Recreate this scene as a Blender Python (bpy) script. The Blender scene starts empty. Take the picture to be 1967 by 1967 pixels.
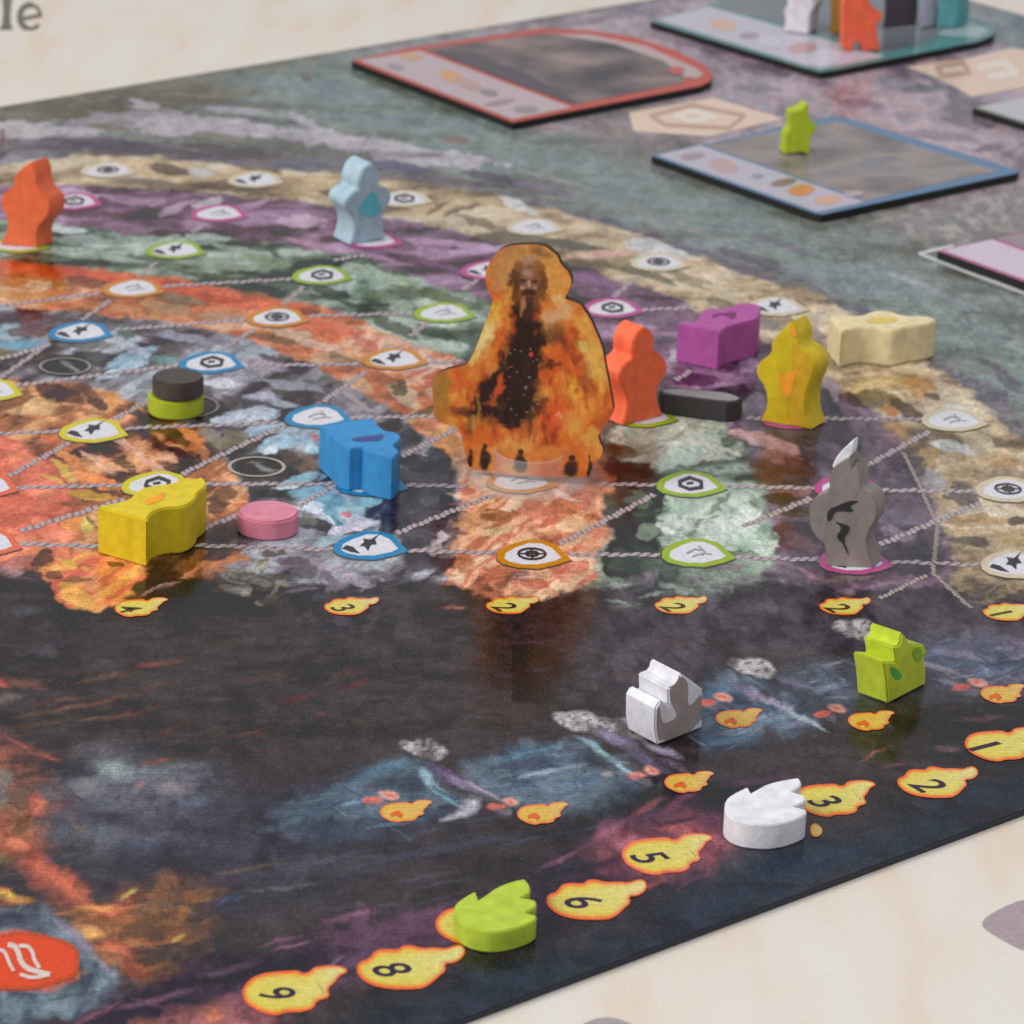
import bpy, bmesh, math, random
import numpy as np
from mathutils import Vector, Matrix
random.seed(7); rng = np.random.default_rng(11)
scn = bpy.context.scene
COL = scn.collection

# ------------------------------------------------------------------ camera
# two vanishing points of the board's edges give focal length and orientation
PX = 1967.0; CX = PX / 2
VP1 = np.array([10058 - CX, -1455 - CX]); VP2 = np.array([-5600 - CX, -2043 - CX])
FOC = math.sqrt(-(VP1 @ VP2))
_a = np.array([VP1[0], -VP1[1], -FOC]); _a /= np.linalg.norm(_a)
_b = np.array([VP2[0], -VP2[1], -FOC]); _b /= np.linalg.norm(_b)
ROT = np.array([_a, _b, np.cross(_a, _b)])          # camera axes -> world
CAM = -(ROT @ np.array([0, 0, -0.92]))
cam = bpy.data.cameras.new('camera'); camo = bpy.data.objects.new('camera', cam); COL.objects.link(camo)
cam.sensor_width = 36; cam.lens = 36 * FOC / PX; cam.clip_start = 0.02; cam.clip_end = 50
M = Matrix([list(ROT[i]) + [CAM[i]] for i in range(3)] + [[0, 0, 0, 1]])
camo.matrix_world = M
scn.camera = camo
cam.dof.use_dof = True; cam.dof.focus_distance = 0.82; cam.dof.aperture_fstop = 44.0

# ------------------------------------------------------------------ light
wd = bpy.data.worlds.new('World'); scn.world = wd; wd.use_nodes = True
bg = wd.node_tree.nodes['Background']; bg.inputs[0].default_value = (0.93, 0.96, 1.0, 1); bg.inputs[1].default_value = 0.55
RIGHT = Vector(ROT[:, 0]); UP = Vector((0, 0, 1)); FWD = UP.cross(RIGHT).normalized()
def area(name, pos, target, size, power, col):
    l = bpy.data.lights.new(name, 'AREA'); l.shape = 'SQUARE'; l.size = size; l.energy = power; l.color = col
    o = bpy.data.objects.new(name, l); COL.objects.link(o); o.location = pos
    o.rotation_euler = (Vector(target) - Vector(pos)).to_track_quat('-Z', 'Y').to_euler()
    return o
area('key_lamp', RIGHT * -2.7 + UP * 1.9 + FWD * -1.0, (0.05, 0.08, 0), 1.4, 100, (1.0, 0.97, 0.93))
area('overhead_fill', UP * 2.6 + FWD * -1.0 + RIGHT * 0.1, (0.08, 0.12, 0), 2.4, 40, (0.98, 0.98, 1.0))  # unseen soft fill added overhead to lift the dim faces
scn.view_settings.view_transform = 'Standard'; scn.view_settings.look = 'None'
scn.view_settings.exposure = -0.22; scn.view_settings.gamma = 1.0

# ------------------------------------------------------------------ helpers
def P(x, y, z=0.0):
    """point of the plane at height z that the photograph shows at pixel (x, y)"""
    v = ROT @ np.array([x - CX, -(y - CX), -FOC]); t = (z - CAM[2]) / v[2]
    return CAM + t * v
def PV(x, y, A, n):
    """point of the vertical plane through A with horizontal normal n at pixel (x, y)"""
    v = ROT @ np.array([x - CX, -(y - CX), -FOC]); t = ((A - CAM) @ n) / (v @ n)
    return CAM + t * v
def proj(p):
    q = ROT.T @ (np.asarray(p, float) - CAM)
    return CX + FOC * q[0] / -q[2], CX - FOC * q[1] / -q[2]
def height_at(bx, by, ty):
    """height of something whose foot is at pixel (bx, by) and whose top shows at row ty"""
    B = P(bx, by); lo, hi = 0.0, 0.2
    for _ in range(40):
        m = (lo + hi) / 2
        if proj(B + np.array([0, 0, m]))[1] > ty: lo = m
        else: hi = m
    return lo
def lin1(v):
    v = v / 255.0
    return v / 12.92 if v <= 0.04045 else ((v + 0.055) / 1.055) ** 2.4
def lin(c): return tuple(lin1(v) for v in c)
GAIN = 0.92; LIFT = 0.03; SKY = 0.55; IORB = 1.28
def ink(c):
    """printed colour seen through the lacquer's sheen -> ink albedo"""
    return tuple(min(0.9, max(0.006, (v - LIFT) * GAIN)) for v in lin(c))
def paint(c): return tuple(min(0.88, max(0.008, v * 0.95)) for v in lin(c))
def smooth(pts, it=2, closed=True):
    p = [np.asarray(q, float) for q in pts]
    for _ in range(it):
        o = []; n = len(p)
        for i in range(n if closed else n - 1):
            a, b = p[i], p[(i + 1) % n]
            o += [a * 0.75 + b * 0.25, a * 0.25 + b * 0.75]
        if not closed: o = [p[0]] + o + [p[-1]]
        p = o
    o = []
    for q in p:
        if not o or np.linalg.norm(q - o[-1]) > 0.35: o.append(q)
    if closed and len(o) > 3 and np.linalg.norm(o[0] - o[-1]) < 0.35: o.pop()
    return [tuple(q) for q in o]
def tag(o, label=None, cat=None, group=None, kind=None):
    if label: o['label'] = label
    if cat: o['category'] = cat
    if group: o['group'] = group
    if kind: o['kind'] = kind
    return o
def link(name, me, mats, parent=None):
    o = bpy.data.objects.new(name, me); COL.objects.link(o)
    for m in (mats if isinstance(mats, (list, tuple)) else [mats]): me.materials.append(m)
    if parent is not None:
        o.parent = parent; o.matrix_parent_inverse = parent.matrix_basis.inverted()
    return o
def empty(name, loc):
    o = bpy.data.objects.new(name, None); COL.objects.link(o); o.location = Vector(loc); o.empty_display_size = 0.01
    return o

# ------------------------------------------------------------------ materials
_lat = np.array([ROT[0, 0], ROT[1, 0]]); _lat /= np.linalg.norm(_lat)
def dot_coords(nt, geo, a=1750.0, b=640.0):
    n = nt.nodes; l = nt.links; o = []
    for d, k in (((_lat[0], _lat[1], 0), a), ((-_lat[1], _lat[0], 0), b)):
        q = n.new('ShaderNodeVectorMath'); q.operation = 'DOT_PRODUCT'; q.inputs[1].default_value = tuple(k * c for c in d); l.new(geo.outputs['Position'], q.inputs[0]); o.append(q)
    c = n.new('ShaderNodeCombineXYZ'); l.new(o[0].outputs['Value'], c.inputs[0]); l.new(o[1].outputs['Value'], c.inputs[1]); return c.outputs[0]
def mat(name, col=None, rough=0.5, spec=0.5, attr=None, grain=0.06, gscale=900.0, print_dots=0.0, bump=0.0, coat=0.0, wood=0.0, ior=1.45, specks=0.0, brush=0.0):
    m = bpy.data.materials.new(name); m.use_nodes = True
    nt = m.node_tree; n = nt.nodes; l = nt.links; b = n['Principled BSDF']
    b.inputs['Roughness'].default_value = rough; b.inputs['Specular IOR Level'].default_value = spec
    b.inputs['IOR'].default_value = ior
    if coat: b.inputs['Coat Weight'].default_value = coat; b.inputs['Coat Roughness'].default_value = 0.12
    tc = n.new('ShaderNodeTexCoord')
    geo = n.new('ShaderNodeNewGeometry')
    if attr:
        a = n.new('ShaderNodeAttribute'); a.attribute_name = attr; out = a.outputs['Color']
    else:
        a = n.new('ShaderNodeRGB'); a.outputs[0].default_value = (*col, 1); out = a.outputs[0]
    def mul(src, fac_socket, lo, hi):
        mr = n.new('ShaderNodeMapRange'); l.new(fac_socket, mr.inputs[0])
        mr.inputs[1].default_value = 0.3; mr.inputs[2].default_value = 0.7
        mr.inputs[3].default_value = lo; mr.inputs[4].default_value = hi
        mx = n.new('ShaderNodeVectorMath'); mx.operation = 'SCALE'
        l.new(src, mx.inputs[0]); l.new(mr.outputs[0], mx.inputs['Scale']); return mx.outputs[0]
    if grain:
        nz = n.new('ShaderNodeTexNoise'); nz.inputs['Scale'].default_value = gscale; nz.inputs['Detail'].default_value = 3
        l.new(geo.outputs['Position'], nz.inputs['Vector']); out = mul(out, nz.outputs[0], 1 - grain, 1 + grain)
    if brush:
        for (a_, b_, amp) in ((260.0, 150.0, brush), (620.0, 300.0, brush * 0.7)):
            nz = n.new('ShaderNodeTexNoise'); nz.inputs['Scale'].default_value = 1.0; nz.inputs['Detail'].default_value = 6; nz.inputs['Roughness'].default_value = 0.62; nz.inputs['Distortion'].default_value = 0.8
            l.new(dot_coords(nt, geo, a_, b_), nz.inputs['Vector']); out = mul(out, nz.outputs[0], 1 - amp, 1 + amp)
    if wood:
        mp = n.new('ShaderNodeMapping'); mp.inputs['Scale'].default_value = (1, 1, 0.14); mp.inputs['Rotation'].default_value = (0.2, 0.3, 0.6)
        l.new(geo.outputs['Position'], mp.inputs[0])
        nz = n.new('ShaderNodeTexNoise'); nz.inputs['Scale'].default_value = 420; nz.inputs['Detail'].default_value = 4
        l.new(mp.outputs[0], nz.inputs['Vector']); out = mul(out, nz.outputs[0], 1 - wood, 1 + wood)
    if print_dots:
        # screen-printed rosette: fine cells in the plane of the board
        v = dot_coords(nt, geo)
        w = n.new('ShaderNodeTexVoronoi'); w.inputs['Scale'].default_value = 1.0; w.inputs['Randomness'].default_value = 0.35; w.voronoi_dimensions = '2D'
        l.new(v, w.inputs['Vector']); out = mul(out, w.outputs['Distance'], 1 + print_dots, 1 - print_dots)
    if specks:
        # unprinted paper showing between the dots of dark ink
        v = dot_coords(nt, geo, 1500.0, 560.0)
        w = n.new('ShaderNodeTexVoronoi'); w.voronoi_dimensions = '2D'; w.inputs['Scale'].default_value = 1.0; w.inputs['Randomness'].default_value = 0.8; l.new(v, w.inputs['Vector'])
        mr = n.new('ShaderNodeMapRange'); l.new(w.outputs['Distance'], mr.inputs[0]); mr.inputs[1].default_value = 0.0; mr.inputs[2].default_value = 0.38; mr.inputs[3].default_value = 1.0; mr.inputs[4].default_value = 0.0
        sp = n.new('ShaderNodeSeparateColor'); l.new(w.outputs['Color'], sp.inputs[0])
        mm = n.new('ShaderNodeMath'); mm.operation = 'POWER'; l.new(sp.outputs[0], mm.inputs[0]); mm.inputs[1].default_value = 2.2
        m2 = n.new('ShaderNodeMath'); m2.operation = 'MULTIPLY'; l.new(mr.outputs[0], m2.inputs[0]); l.new(mm.outputs[0], m2.inputs[1])
        m3 = n.new('ShaderNodeMath'); m3.operation = 'MULTIPLY'; l.new(m2.outputs[0], m3.inputs[0]); m3.inputs[1].default_value = specks
        ad = n.new('ShaderNodeVectorMath'); ad.operation = 'ADD'; l.new(out, ad.inputs[0]); l.new(m3.outputs[0], ad.inputs[1]); out = ad.outputs[0]
    l.new(out, b.inputs['Base Color'])
    if bump:
        nb = n.new('ShaderNodeTexNoise'); nb.inputs['Scale'].default_value = 1500; nb.inputs['Detail'].default_value = 2
        l.new(geo.outputs['Position'], nb.inputs['Vector'])
        bp = n.new('ShaderNodeBump'); bp.inputs['Strength'].default_value = bump; bp.inputs['Distance'].default_value = 0.0002
        l.new(nb.outputs[0], bp.inputs['Height']); l.new(bp.outputs[0], b.inputs['Normal'])
    return m
_inks = {}
def inkmat(c, dots=0.10):
    k = ('ink', c)
    if k not in _inks: _inks[k] = mat('ink_%d_%d_%d' % c, ink(c), 0.16, 0.5, grain=0.10, gscale=700, print_dots=dots, ior=IORB)
    return _inks[k]
def woodmat(c, rough=0.48):
    k = ('wood', c)
    if k not in _inks: _inks[k] = mat('painted_wood_%d_%d_%d' % c, paint(c), rough, 0.35, grain=0.11, gscale=320, bump=0.35, wood=0.06)
    return _inks[k]

# ------------------------------------------------------------------ mesh builders
def shade(me, ang=38):
    for p in me.polygons: p.use_smooth = True
    me.set_sharp_from_angle(angle=math.radians(ang))
def prism_mesh(name, ring, D, bevel=0.00035):
    """solid between a closed 3-D outline and the same outline moved by D"""
    bm = bmesh.new(); D = Vector(D)
    a = [bm.verts.new(Vector(p)) for p in ring]; b = [bm.verts.new(Vector(p) + D) for p in ring]
    bm.faces.new(a); bm.faces.new(list(reversed(b))); n = len(a)
    for i in range(n): bm.faces.new((a[(i + 1) % n], a[i], b[i], b[(i + 1) % n]))
    bmesh.ops.recalc_face_normals(bm, faces=bm.faces[:])
    if bevel:
        es = [e for e in bm.edges if len(e.link_faces) == 2 and e.calc_face_angle(0) > math.radians(50)]
        bmesh.ops.bevel(bm, geom=es, offset=bevel, segments=2, affect='EDGES', clamp_overlap=True)
    me = bpy.data.meshes.new(name); bm.to_mesh(me); bm.free(); shade(me); return me
def standing(outline, A, B, depth, z0=0.0, it=1, bevel=0.00035):
    """front outline in pixels, foot line A-B in pixels, depth = pixel step of the foot to the back"""
    PA = P(*A, z0); PB = P(*B, z0); d = PB - PA; nrm = np.array([d[1], -d[0], 0]); nrm /= np.linalg.norm(nrm)
    Dv = P(A[0] + depth[0], A[1] + depth[1], z0) - PA
    pts = smooth(outline, it) if it else outline
    ring = [PV(x, y, PA, nrm) for x, y in pts]
    ring = [np.array([p[0], p[1], max(p[2], z0 + 0.00002)]) for p in ring]
    return ring, Dv, PA, nrm
def slab(outline, h, it=1, z0=0.0, bevel=0.00035):
    """piece lying flat: top outline in pixels at height z0 + h"""
    pts = smooth(outline, it) if it else outline
    ring = [P(x, y, z0 + h) for x, y in pts]
    return prism_mesh('piece', ring, (0, 0, -h + 0.00002), bevel)
def recentre(o, base):
    """put the origin of a single-mesh thing at its foot"""
    base = Vector(base); o.data.transform(Matrix.Translation(-base)); o.location = base
def flat_poly(bm, pts3, mi=0):
    v = [bm.verts.new(Vector(p)) for p in pts3]; f = bm.faces.new(v)
    f.material_index = mi
    f.normal_update()
    if f.normal.z < 0: f.normal_flip()
    return f
def stroke_pts(path, w, close=False):
    """outline strips of a pen stroke drawn along a pixel path; w in pixels"""
    quads = []; n = len(path)
    for i in range(n - 1 + (1 if close else 0)):
        a = np.array(path[i], float); b = np.array(path[(i + 1) % n], float); d = b - a; L = np.linalg.norm(d)
        if L < 1e-6: continue
        d /= L; q = np.array([-d[1], d[0]]); ww = w[i] if isinstance(w, (list, tuple)) else w
        a2 = a - d * ww * 0.25; b2 = b + d * ww * 0.25
        quads.append([a2 + q * ww / 2, b2 + q * ww / 2, b2 - q * ww / 2, a2 - q * ww / 2])
    return quads
def bm_link(name, bm, mats, parent=None):
    me = bpy.data.meshes.new(name); bm.to_mesh(me); bm.free(); return link(name, me, mats, parent)

# ================================================================== the page the board is printed on
TH = 0.0016                                            # thickness of the board
def page_material():
    m = bpy.data.materials.new('parchment_paper'); m.use_nodes = True
    nt = m.node_tree; n = nt.nodes; l = nt.links; b = n['Principled BSDF']
    b.inputs['Roughness'].default_value = 0.55; b.inputs['Specular IOR Level'].default_value = 0.3
    geo = n.new('ShaderNodeNewGeometry')
    nz = n.new('ShaderNodeTexNoise'); nz.inputs['Scale'].default_value = 1.0; nz.inputs['Detail'].default_value = 5; nz.inputs['Roughness'].default_value = 0.55
    l.new(dot_coords(nt, geo, 62.0, 15.0), nz.inputs['Vector'])
    cr = n.new('ShaderNodeValToRGB'); l.new(nz.outputs[0], cr.inputs[0])
    e = cr.color_ramp.elements
    e[0].position = 0.34; e[0].color = (*paint((215, 198, 181)), 1)
    e[1].position = 0.62; e[1].color = (*paint((217, 210, 203)), 1)
    k = cr.color_ramp.elements.new(0.45); k.color = (*paint((216, 205, 193)), 1)
    n2 = n.new('ShaderNodeTexVoronoi'); n2.voronoi_dimensions = '2D'; n2.inputs['Scale'].default_value = 1.0; n2.inputs['Randomness'].default_value = 0.3
    l.new(dot_coords(nt, geo), n2.inputs['Vector'])
    mr = n.new('ShaderNodeMapRange'); l.new(n2.outputs['Distance'], mr.inputs[0]); mr.inputs[1].default_value = 0.2; mr.inputs[2].default_value = 0.7
    mr.inputs[3].default_value = 1.04; mr.inputs[4].default_value = 0.93
    sc = n.new('ShaderNodeVectorMath'); sc.operation = 'SCALE'; l.new(cr.outputs[0], sc.inputs[0]); l.new(mr.outputs[0], sc.inputs['Scale'])
    l.new(sc.outputs[0], b.inputs['Base Color'])
    return m
bm = bmesh.new()
flat_poly(bm, [(-0.9, -0.9, -TH), (1.1, -0.9, -TH), (1.1, 1.1, -TH), (-0.9, 1.1, -TH)])
page = bm_link('page', bm, page_material()); tag(page, 'cream parchment paper under and around the game board', 'page', kind='structure')

def page_print(name, shapes, colr, label=None, parent=page):
    bm = bmesh.new(); z = -TH + 0.0001
    for k, s in enumerate(shapes): flat_poly(bm, [P(x, y, z + k * 4e-6) for x, y in s])
    return bm_link(name, bm, inkmat(colr, 0.05), parent)
page_print('printed_letter', [[(-4, -16), (24, -16), (26, -6), (22, 4), (20, 30), (20, 44), (25, 57), (-2, 58), (4, 46), (6, 20), (5, 0), (-2, -6)]], (104, 96, 84))
_e = []
for a in np.linspace(math.radians(-8), math.radians(-318), 30): _e.append((a, 0))
eo = [(58 + 20 * math.cos(a), 32 + 23 * math.sin(a)) for a, _ in _e]
_w = [11 if 6 < i < 22 else 6.5 for i in range(len(eo))]
page_print('printed_letter', [[tuple(q) for q in s] for s in stroke_pts(eo, _w)] + [[(44, 32), (80, 25), (80, 32), (44, 39)]], (104, 96, 84))
page_print('printed_shape', [smooth([(1090, 2010), (1105, 1975), (1150, 1952), (1200, 1958), (1240, 1985), (1260, 2020)], 2)], (164, 156, 160))
page_print('printed_shape', [smooth([(1880, 1776), (1905, 1752), (1985, 1718), (2080, 1760), (2050, 1830), (1975, 1832), (1915, 1800)], 2)], (168, 153, 158))

# ================================================================== the board
BX0, BX1, BY0, BY1 = -0.34, P(1940, 22)[0], P(1400, 1766)[1], P(600, 106)[1]
BX1 = 0.4985
board = empty('game_board', (0.1, 0.1, -TH))
tag(board, 'large painted game board with dark lower edge and coloured rings', 'game board')
bm = bmesh.new(); bmesh.ops.create_cube(bm, size=1)
for v in bm.verts: v.co = Vector(((BX0 + BX1) / 2 + v.co.x * (BX1 - BX0 - 0.0004), (BY0 + BY1) / 2 + v.co.y * (BY1 - BY0 - 0.0004), -TH / 2 - 0.0001 + v.co.z * (TH - 0.0003)))
bm_link('board_core', bm, mat('board_core', ink((62, 66, 74)), 0.5), board)

# ---- painted sheet: the print is a colour field on a fine grid in the plane of the board
CS = 0.00052
NX = int(round((BX1 - BX0) / CS / 8)) * 8; NY = int(round((BY1 - BY0) / CS / 8)) * 8
gx = np.linspace(BX0, BX1, NX + 1); gy = np.linspace(BY0, BY1, NY + 1)
GX, GY = np.meshgrid(gx, gy, indexing='ij')
def vnoise(u, v, seed):
    r = np.random.default_rng(seed).random((257, 257)).astype(np.float32)
    iu = np.floor(u).astype(int); iv = np.floor(v).astype(int); fu = u - iu; fv = v - iv
    fu = fu * fu * (3 - 2 * fu); fv = fv * fv * (3 - 2 * fv); iu &= 255; iv &= 255
    return (r[iu, iv] * (1 - fu) + r[iu + 1, iv] * fu) * (1 - fv) + (r[iu, iv + 1] * (1 - fu) + r[iu + 1, iv + 1] * fu) * fv
def fbm(u, v, seed, octv=4):
    s = 0; a = 1; t = 0
    for k in range(octv):
        s = s + a * vnoise(u * 2 ** k + 13.7 * k, v * 2 ** k + 7.1 * k, seed + k); t += a; a *= 0.55
    s = s / t
    return np.clip((s - 0.5) * 1.9 + 0.5, 0, 1).astype(np.float32)
# axes across (LA) and away (AW) from the viewer, for brush direction
_r = ROT[:, 0][:2] / np.linalg.norm(ROT[:, 0][:2]); _f = np.array([-_r[1], _r[0]])
LA = GX * _r[0] + GY * _r[1]; AW = GX * _f[0] + GY * _f[1]
WX = fbm(LA / 0.006, AW / 0.012, 3) - 0.5; WY = fbm(LA / 0.006, AW / 0.012, 33) - 0.5
WX2 = fbm(LA / 0.0022, AW / 0.005, 5, 3) - 0.5; WY2 = fbm(LA / 0.0022, AW / 0.005, 55, 3) - 0.5
NF = {'big': fbm(LA / 0.03, AW / 0.06, 101), 'mid': fbm(LA / 0.014, AW / 0.03, 121), 'fine': fbm(LA / 0.0035, AW / 0.008, 141),
      'streak': fbm((LA + 0.25 * AW) / 0.026, (AW - 0.4 * LA) / 0.013, 161), 'hstreak': fbm(LA / 0.034, AW / 0.011, 171),
      'vstreak': fbm((LA + 0.1 * AW) / 0.004, AW / 0.05, 181), 'dstreak': fbm((LA - 0.45 * AW) / 0.008, (AW + 0.2 * LA) / 0.05, 191)}
CAN = np.zeros((NX + 1, NY + 1, 3), np.float32)
def _win(pts, pad):
    p = np.asarray(pts); x0, y0 = p.min(0) - pad; x1, y1 = p.max(0) + pad
    i0 = max(0, int((x0 - BX0) / (BX1 - BX0) * NX)); i1 = min(NX + 1, int((x1 - BX0) / (BX1 - BX0) * NX) + 2)
    j0 = max(0, int((y0 - BY0) / (BY1 - BY0) * NY)); j1 = min(NY + 1, int((y1 - BY0) / (BY1 - BY0) * NY) + 2)
    return slice(i0, max(i0, i1)), slice(j0, max(j0, j1))
def _palette(cols, nz, sl):
    cs = [np.array(lin(c), np.float32) for c in cols]
    if len(cs) == 1: return cs[0]
    v = NF[nz][sl] * 0.84 + NF['fine'][sl] * 0.16
    t = np.clip((v - 0.22) / 0.56, 0, 0.9999) * (len(cs) - 1)
    k = np.floor(t).astype(int); f = t - k; f = np.clip((f - 0.5) * 1.8 + 0.5, 0, 1)[..., None]
    A = np.array(cs); return A[k] * (1 - f) + A[np.minimum(k + 1, len(cs) - 1)] * f
def fill(pts, cols, a=1.0, soft=0.0008, warp=0.004, nz='mid'):
    """paint a region given by a pixel outline; cols is one colour or a palette mixed by brush noise"""
    if isinstance(cols, tuple): cols = [cols]
    bp = np.array([P(x, y)[:2] for x, y in pts]); sl = _win(bp, soft + warp)
    if sl[0].stop <= sl[0].start or sl[1].stop <= sl[1].start: return
    X = GX[sl] + WX[sl] * warp + WX2[sl] * warp * 0.45; Y = GY[sl] + WY[sl] * warp + WY2[sl] * warp * 0.45
    ins = np.zeros(X.shape, bool); d2 = np.full(X.shape, 1e9, np.float32); n = len(bp)
    for i in range(n):
        ax, ay = bp[i]; bx, by = bp[(i + 1) % n]
        c = (ay > Y) != (by > Y)
        if by != ay: ins ^= c & (X < (bx - ax) * (Y - ay) / (by - ay) + ax)
        dx, dy = bx - ax, by - ay; L = dx * dx + dy * dy + 1e-12
        t = np.clip(((X - ax) * dx + (Y - ay) * dy) / L, 0, 1)
        d2 = np.minimum(d2, (X - ax - t * dx) ** 2 + (Y - ay - t * dy) ** 2)
    d = np.sqrt(d2) * np.where(ins, 1, -1); al = np.clip(d / soft * 0.5 + 0.5, 0, 1)[..., None] * a
    CAN[sl] = CAN[sl] * (1 - al) + _palette(cols, nz, sl) * al
def dab(x, y, rx, ry, ang, cols, a=0.9, soft=0.2, warp=0.003, nz='fine'):
    """one brush mark: ellipse in pixels (centre, half axes, tilt)"""
    if isinstance(cols, tuple): cols = [cols]
    c = P(x, y)[:2]; t = math.radians(ang); ca, sa = math.cos(t), math.sin(t)
    u = P(x + rx * ca, y + rx * sa)[:2] - c; v = P(x - ry * sa, y + ry * ca)[:2] - c
    ex = abs(u) + abs(v); sl = _win([c - ex, c + ex], warp + 0.001)
    if sl[0].stop <= sl[0].start or sl[1].stop <= sl[1].start: return
    X = GX[sl] - c[0] + WX[sl] * warp + WX2[sl] * warp * 0.5; Y = GY[sl] - c[1] + WY[sl] * warp + WY2[sl] * warp * 0.5
    det = u[0] * v[1] - u[1] * v[0]
    if abs(det) < 1e-12: return
    p = (X * v[1] - Y * v[0]) / det; q = (Y * u[0] - X * u[1]) / det
    r = np.sqrt(p * p + q * q); al = np.clip((1 - r) / soft, 0, 1)[..., None] * a
    CAN[sl] = CAN[sl] * (1 - al) + _palette(cols, nz, sl) * al
def line(pts, w, cols, a=0.9, soft=0.0008, warp=0.002):
    """soft painted line, width in pixels"""
    for i in range(len(pts) - 1):
        (x0, y0), (x1, y1) = pts[i], pts[i + 1]; L = math.hypot(x1 - x0, y1 - y0)
        dab((x0 + x1) / 2, (y0 + y1) / 2, L / 2 * 1.12 + w * 0.3, w / 2, math.degrees(math.atan2(y1 - y0, x1 - x0)), cols, a, 0.5, warp)

# ring boundaries of the painted map, traced from the photograph
C0 = [(-250, 330), (0, 318), (147, 297), (307, 301), (444, 318), (649, 335), (737, 342), (942, 372), (1078, 410), (1215, 448), (1419, 527), (1552, 558), (1641, 602), (1819, 714), (1967, 847), (2080, 980), (2150, 1140)]
C1 = [(-250, 375), (0, 360), (116, 355), (307, 362), (512, 383), (632, 396), (743, 417), (900, 447), (976, 478), (1095, 505), (1307, 580), (1476, 665), (1597, 749), (1663, 785), (1721, 847), (1788, 945), (1819, 1056), (1830, 1150)]
C2 = [(-250, 440), (0, 425), (113, 427), (253, 450), (376, 451), (461, 461), (660, 488), (737, 509), (832, 543), (925, 577), (1060, 640), (1200, 715), (1330, 770), (1392, 807), (1445, 883), (1476, 967), (1481, 1079), (1475, 1120)]
C3 = [(-250, 500), (0, 495), (256, 523), (410, 547), (547, 574), (660, 601), (720, 632), (887, 694), (990, 740), (1090, 780), (1157, 827), (1164, 912), (1167, 998), (1130, 1112), (1120, 1130)]
C4 = [(-250, 600), (0, 591), (137, 598), (314, 615), (444, 639), (598, 700), (690, 745), (764, 793), (839, 851), (880, 906), (894, 960), (880, 1032), (846, 1109), (840, 1125)]
C5 = [(-250, 735), (0, 731), (147, 734), (266, 769), (369, 820), (427, 875), (475, 953), (461, 1056), (420, 1120)]
C6 = [(-250, 840), (0, 834), (61, 857), (137, 936), (154, 1028), (120, 1090)]
def band(a, b): return a + b[::-1]

# ground tones
fill([(-400, -600), (2700, -600), (2700, 2400), (-400, 2400)], [(52, 46, 46), (60, 53, 52), (68, 58, 58)], nz='big', warp=0)
fill([(-400, -300), (2700, -300), (2700, 1100), (-400, 700)], [(110, 112, 104), (124, 128, 122), (134, 142, 138)], nz='hstreak', warp=0)
fill([(-250, 205), (0, 205), (620, 95), (640, 150), (300, 220), (0, 240), (-250, 250)], [(108, 102, 84), (122, 116, 100)], nz='hstreak')
fill([(420, 150), (640, 100), (900, 240), (1300, 330), (1700, 520), (1967, 640), (2200, 760), (2200, 900), (1900, 720), (1500, 520), (1100, 360), (700, 250)], [(118, 130, 122), (130, 142, 138), (122, 136, 140)], nz='hstreak', soft=0.012, warp=0.012)
# far right part of the sheet, lilac rock
fill([(700, 100), (1240, 0), (1700, -90), (2600, -100), (2600, 470), (1967, 420), (1600, 380), (1330, 270), (1010, 240)], [(136, 124, 134), (156, 138, 148), (174, 152, 160), (160, 152, 162), (180, 158, 166)], nz='mid', soft=0.008, warp=0.01)
fill([(1130, 180), (1240, 200), (1230, 300), (1420, 370), (1300, 345), (1100, 270)], [(140, 128, 128), (128, 128, 124)], a=0.7, soft=0.008)
fill([(1650, 410), (1850, 370), (1967, 350), (2100, 420), (1850, 470), (1720, 450)], [(150, 138, 142), (136, 134, 132), (164, 152, 150)], nz='fine', a=0.8, soft=0.006)
fill([(1880, -20), (2100, 60), (2100, 110), (1930, 95), (1860, 40)], [(122, 134, 140), (134, 144, 148)], soft=0.006)
for (x, y, rx, ry, a, c) in [(1470, 135, 60, 14, 10, (112, 98, 112)), (1560, 175, 50, 12, 5, (170, 146, 158)), (1450, 170, 50, 10, 0, (126, 120, 134)), (1720, 160, 60, 12, 8, (150, 150, 164)),
     (1780, 215, 60, 10, 5, (176, 152, 160)), (1700, 250, 70, 9, 12, (172, 146, 156)), (1800, 260, 80, 10, 4, (140, 124, 138)), (1880, 310, 60, 10, 10, (168, 146, 158)), (1900, 285, 40, 8, -6, (120, 110, 122)),
     (1650, 200, 50, 10, 5, (130, 124, 140)), (1420, 110, 50, 10, 10, (158, 138, 150)), (1380, 60, 60, 8, 6, (150, 140, 154)), (1130, 40, 70, 8, -9, (132, 116, 132)), (1230, 22, 80, 8, -9, (152, 140, 156)), (1770, 170, 40, 9, 4, (110, 116, 120)),
     (1180, 252, 46, 12, 12, (150, 130, 128)), (1260, 275, 50, 10, 14, (140, 124, 124)), (1120, 225, 24, 9, 10, (156, 136, 134)), (585, 150, 13, 6, 0, (112, 84, 84))]:
    dab(x, y, rx, ry, a, c, 0.75)
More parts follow.
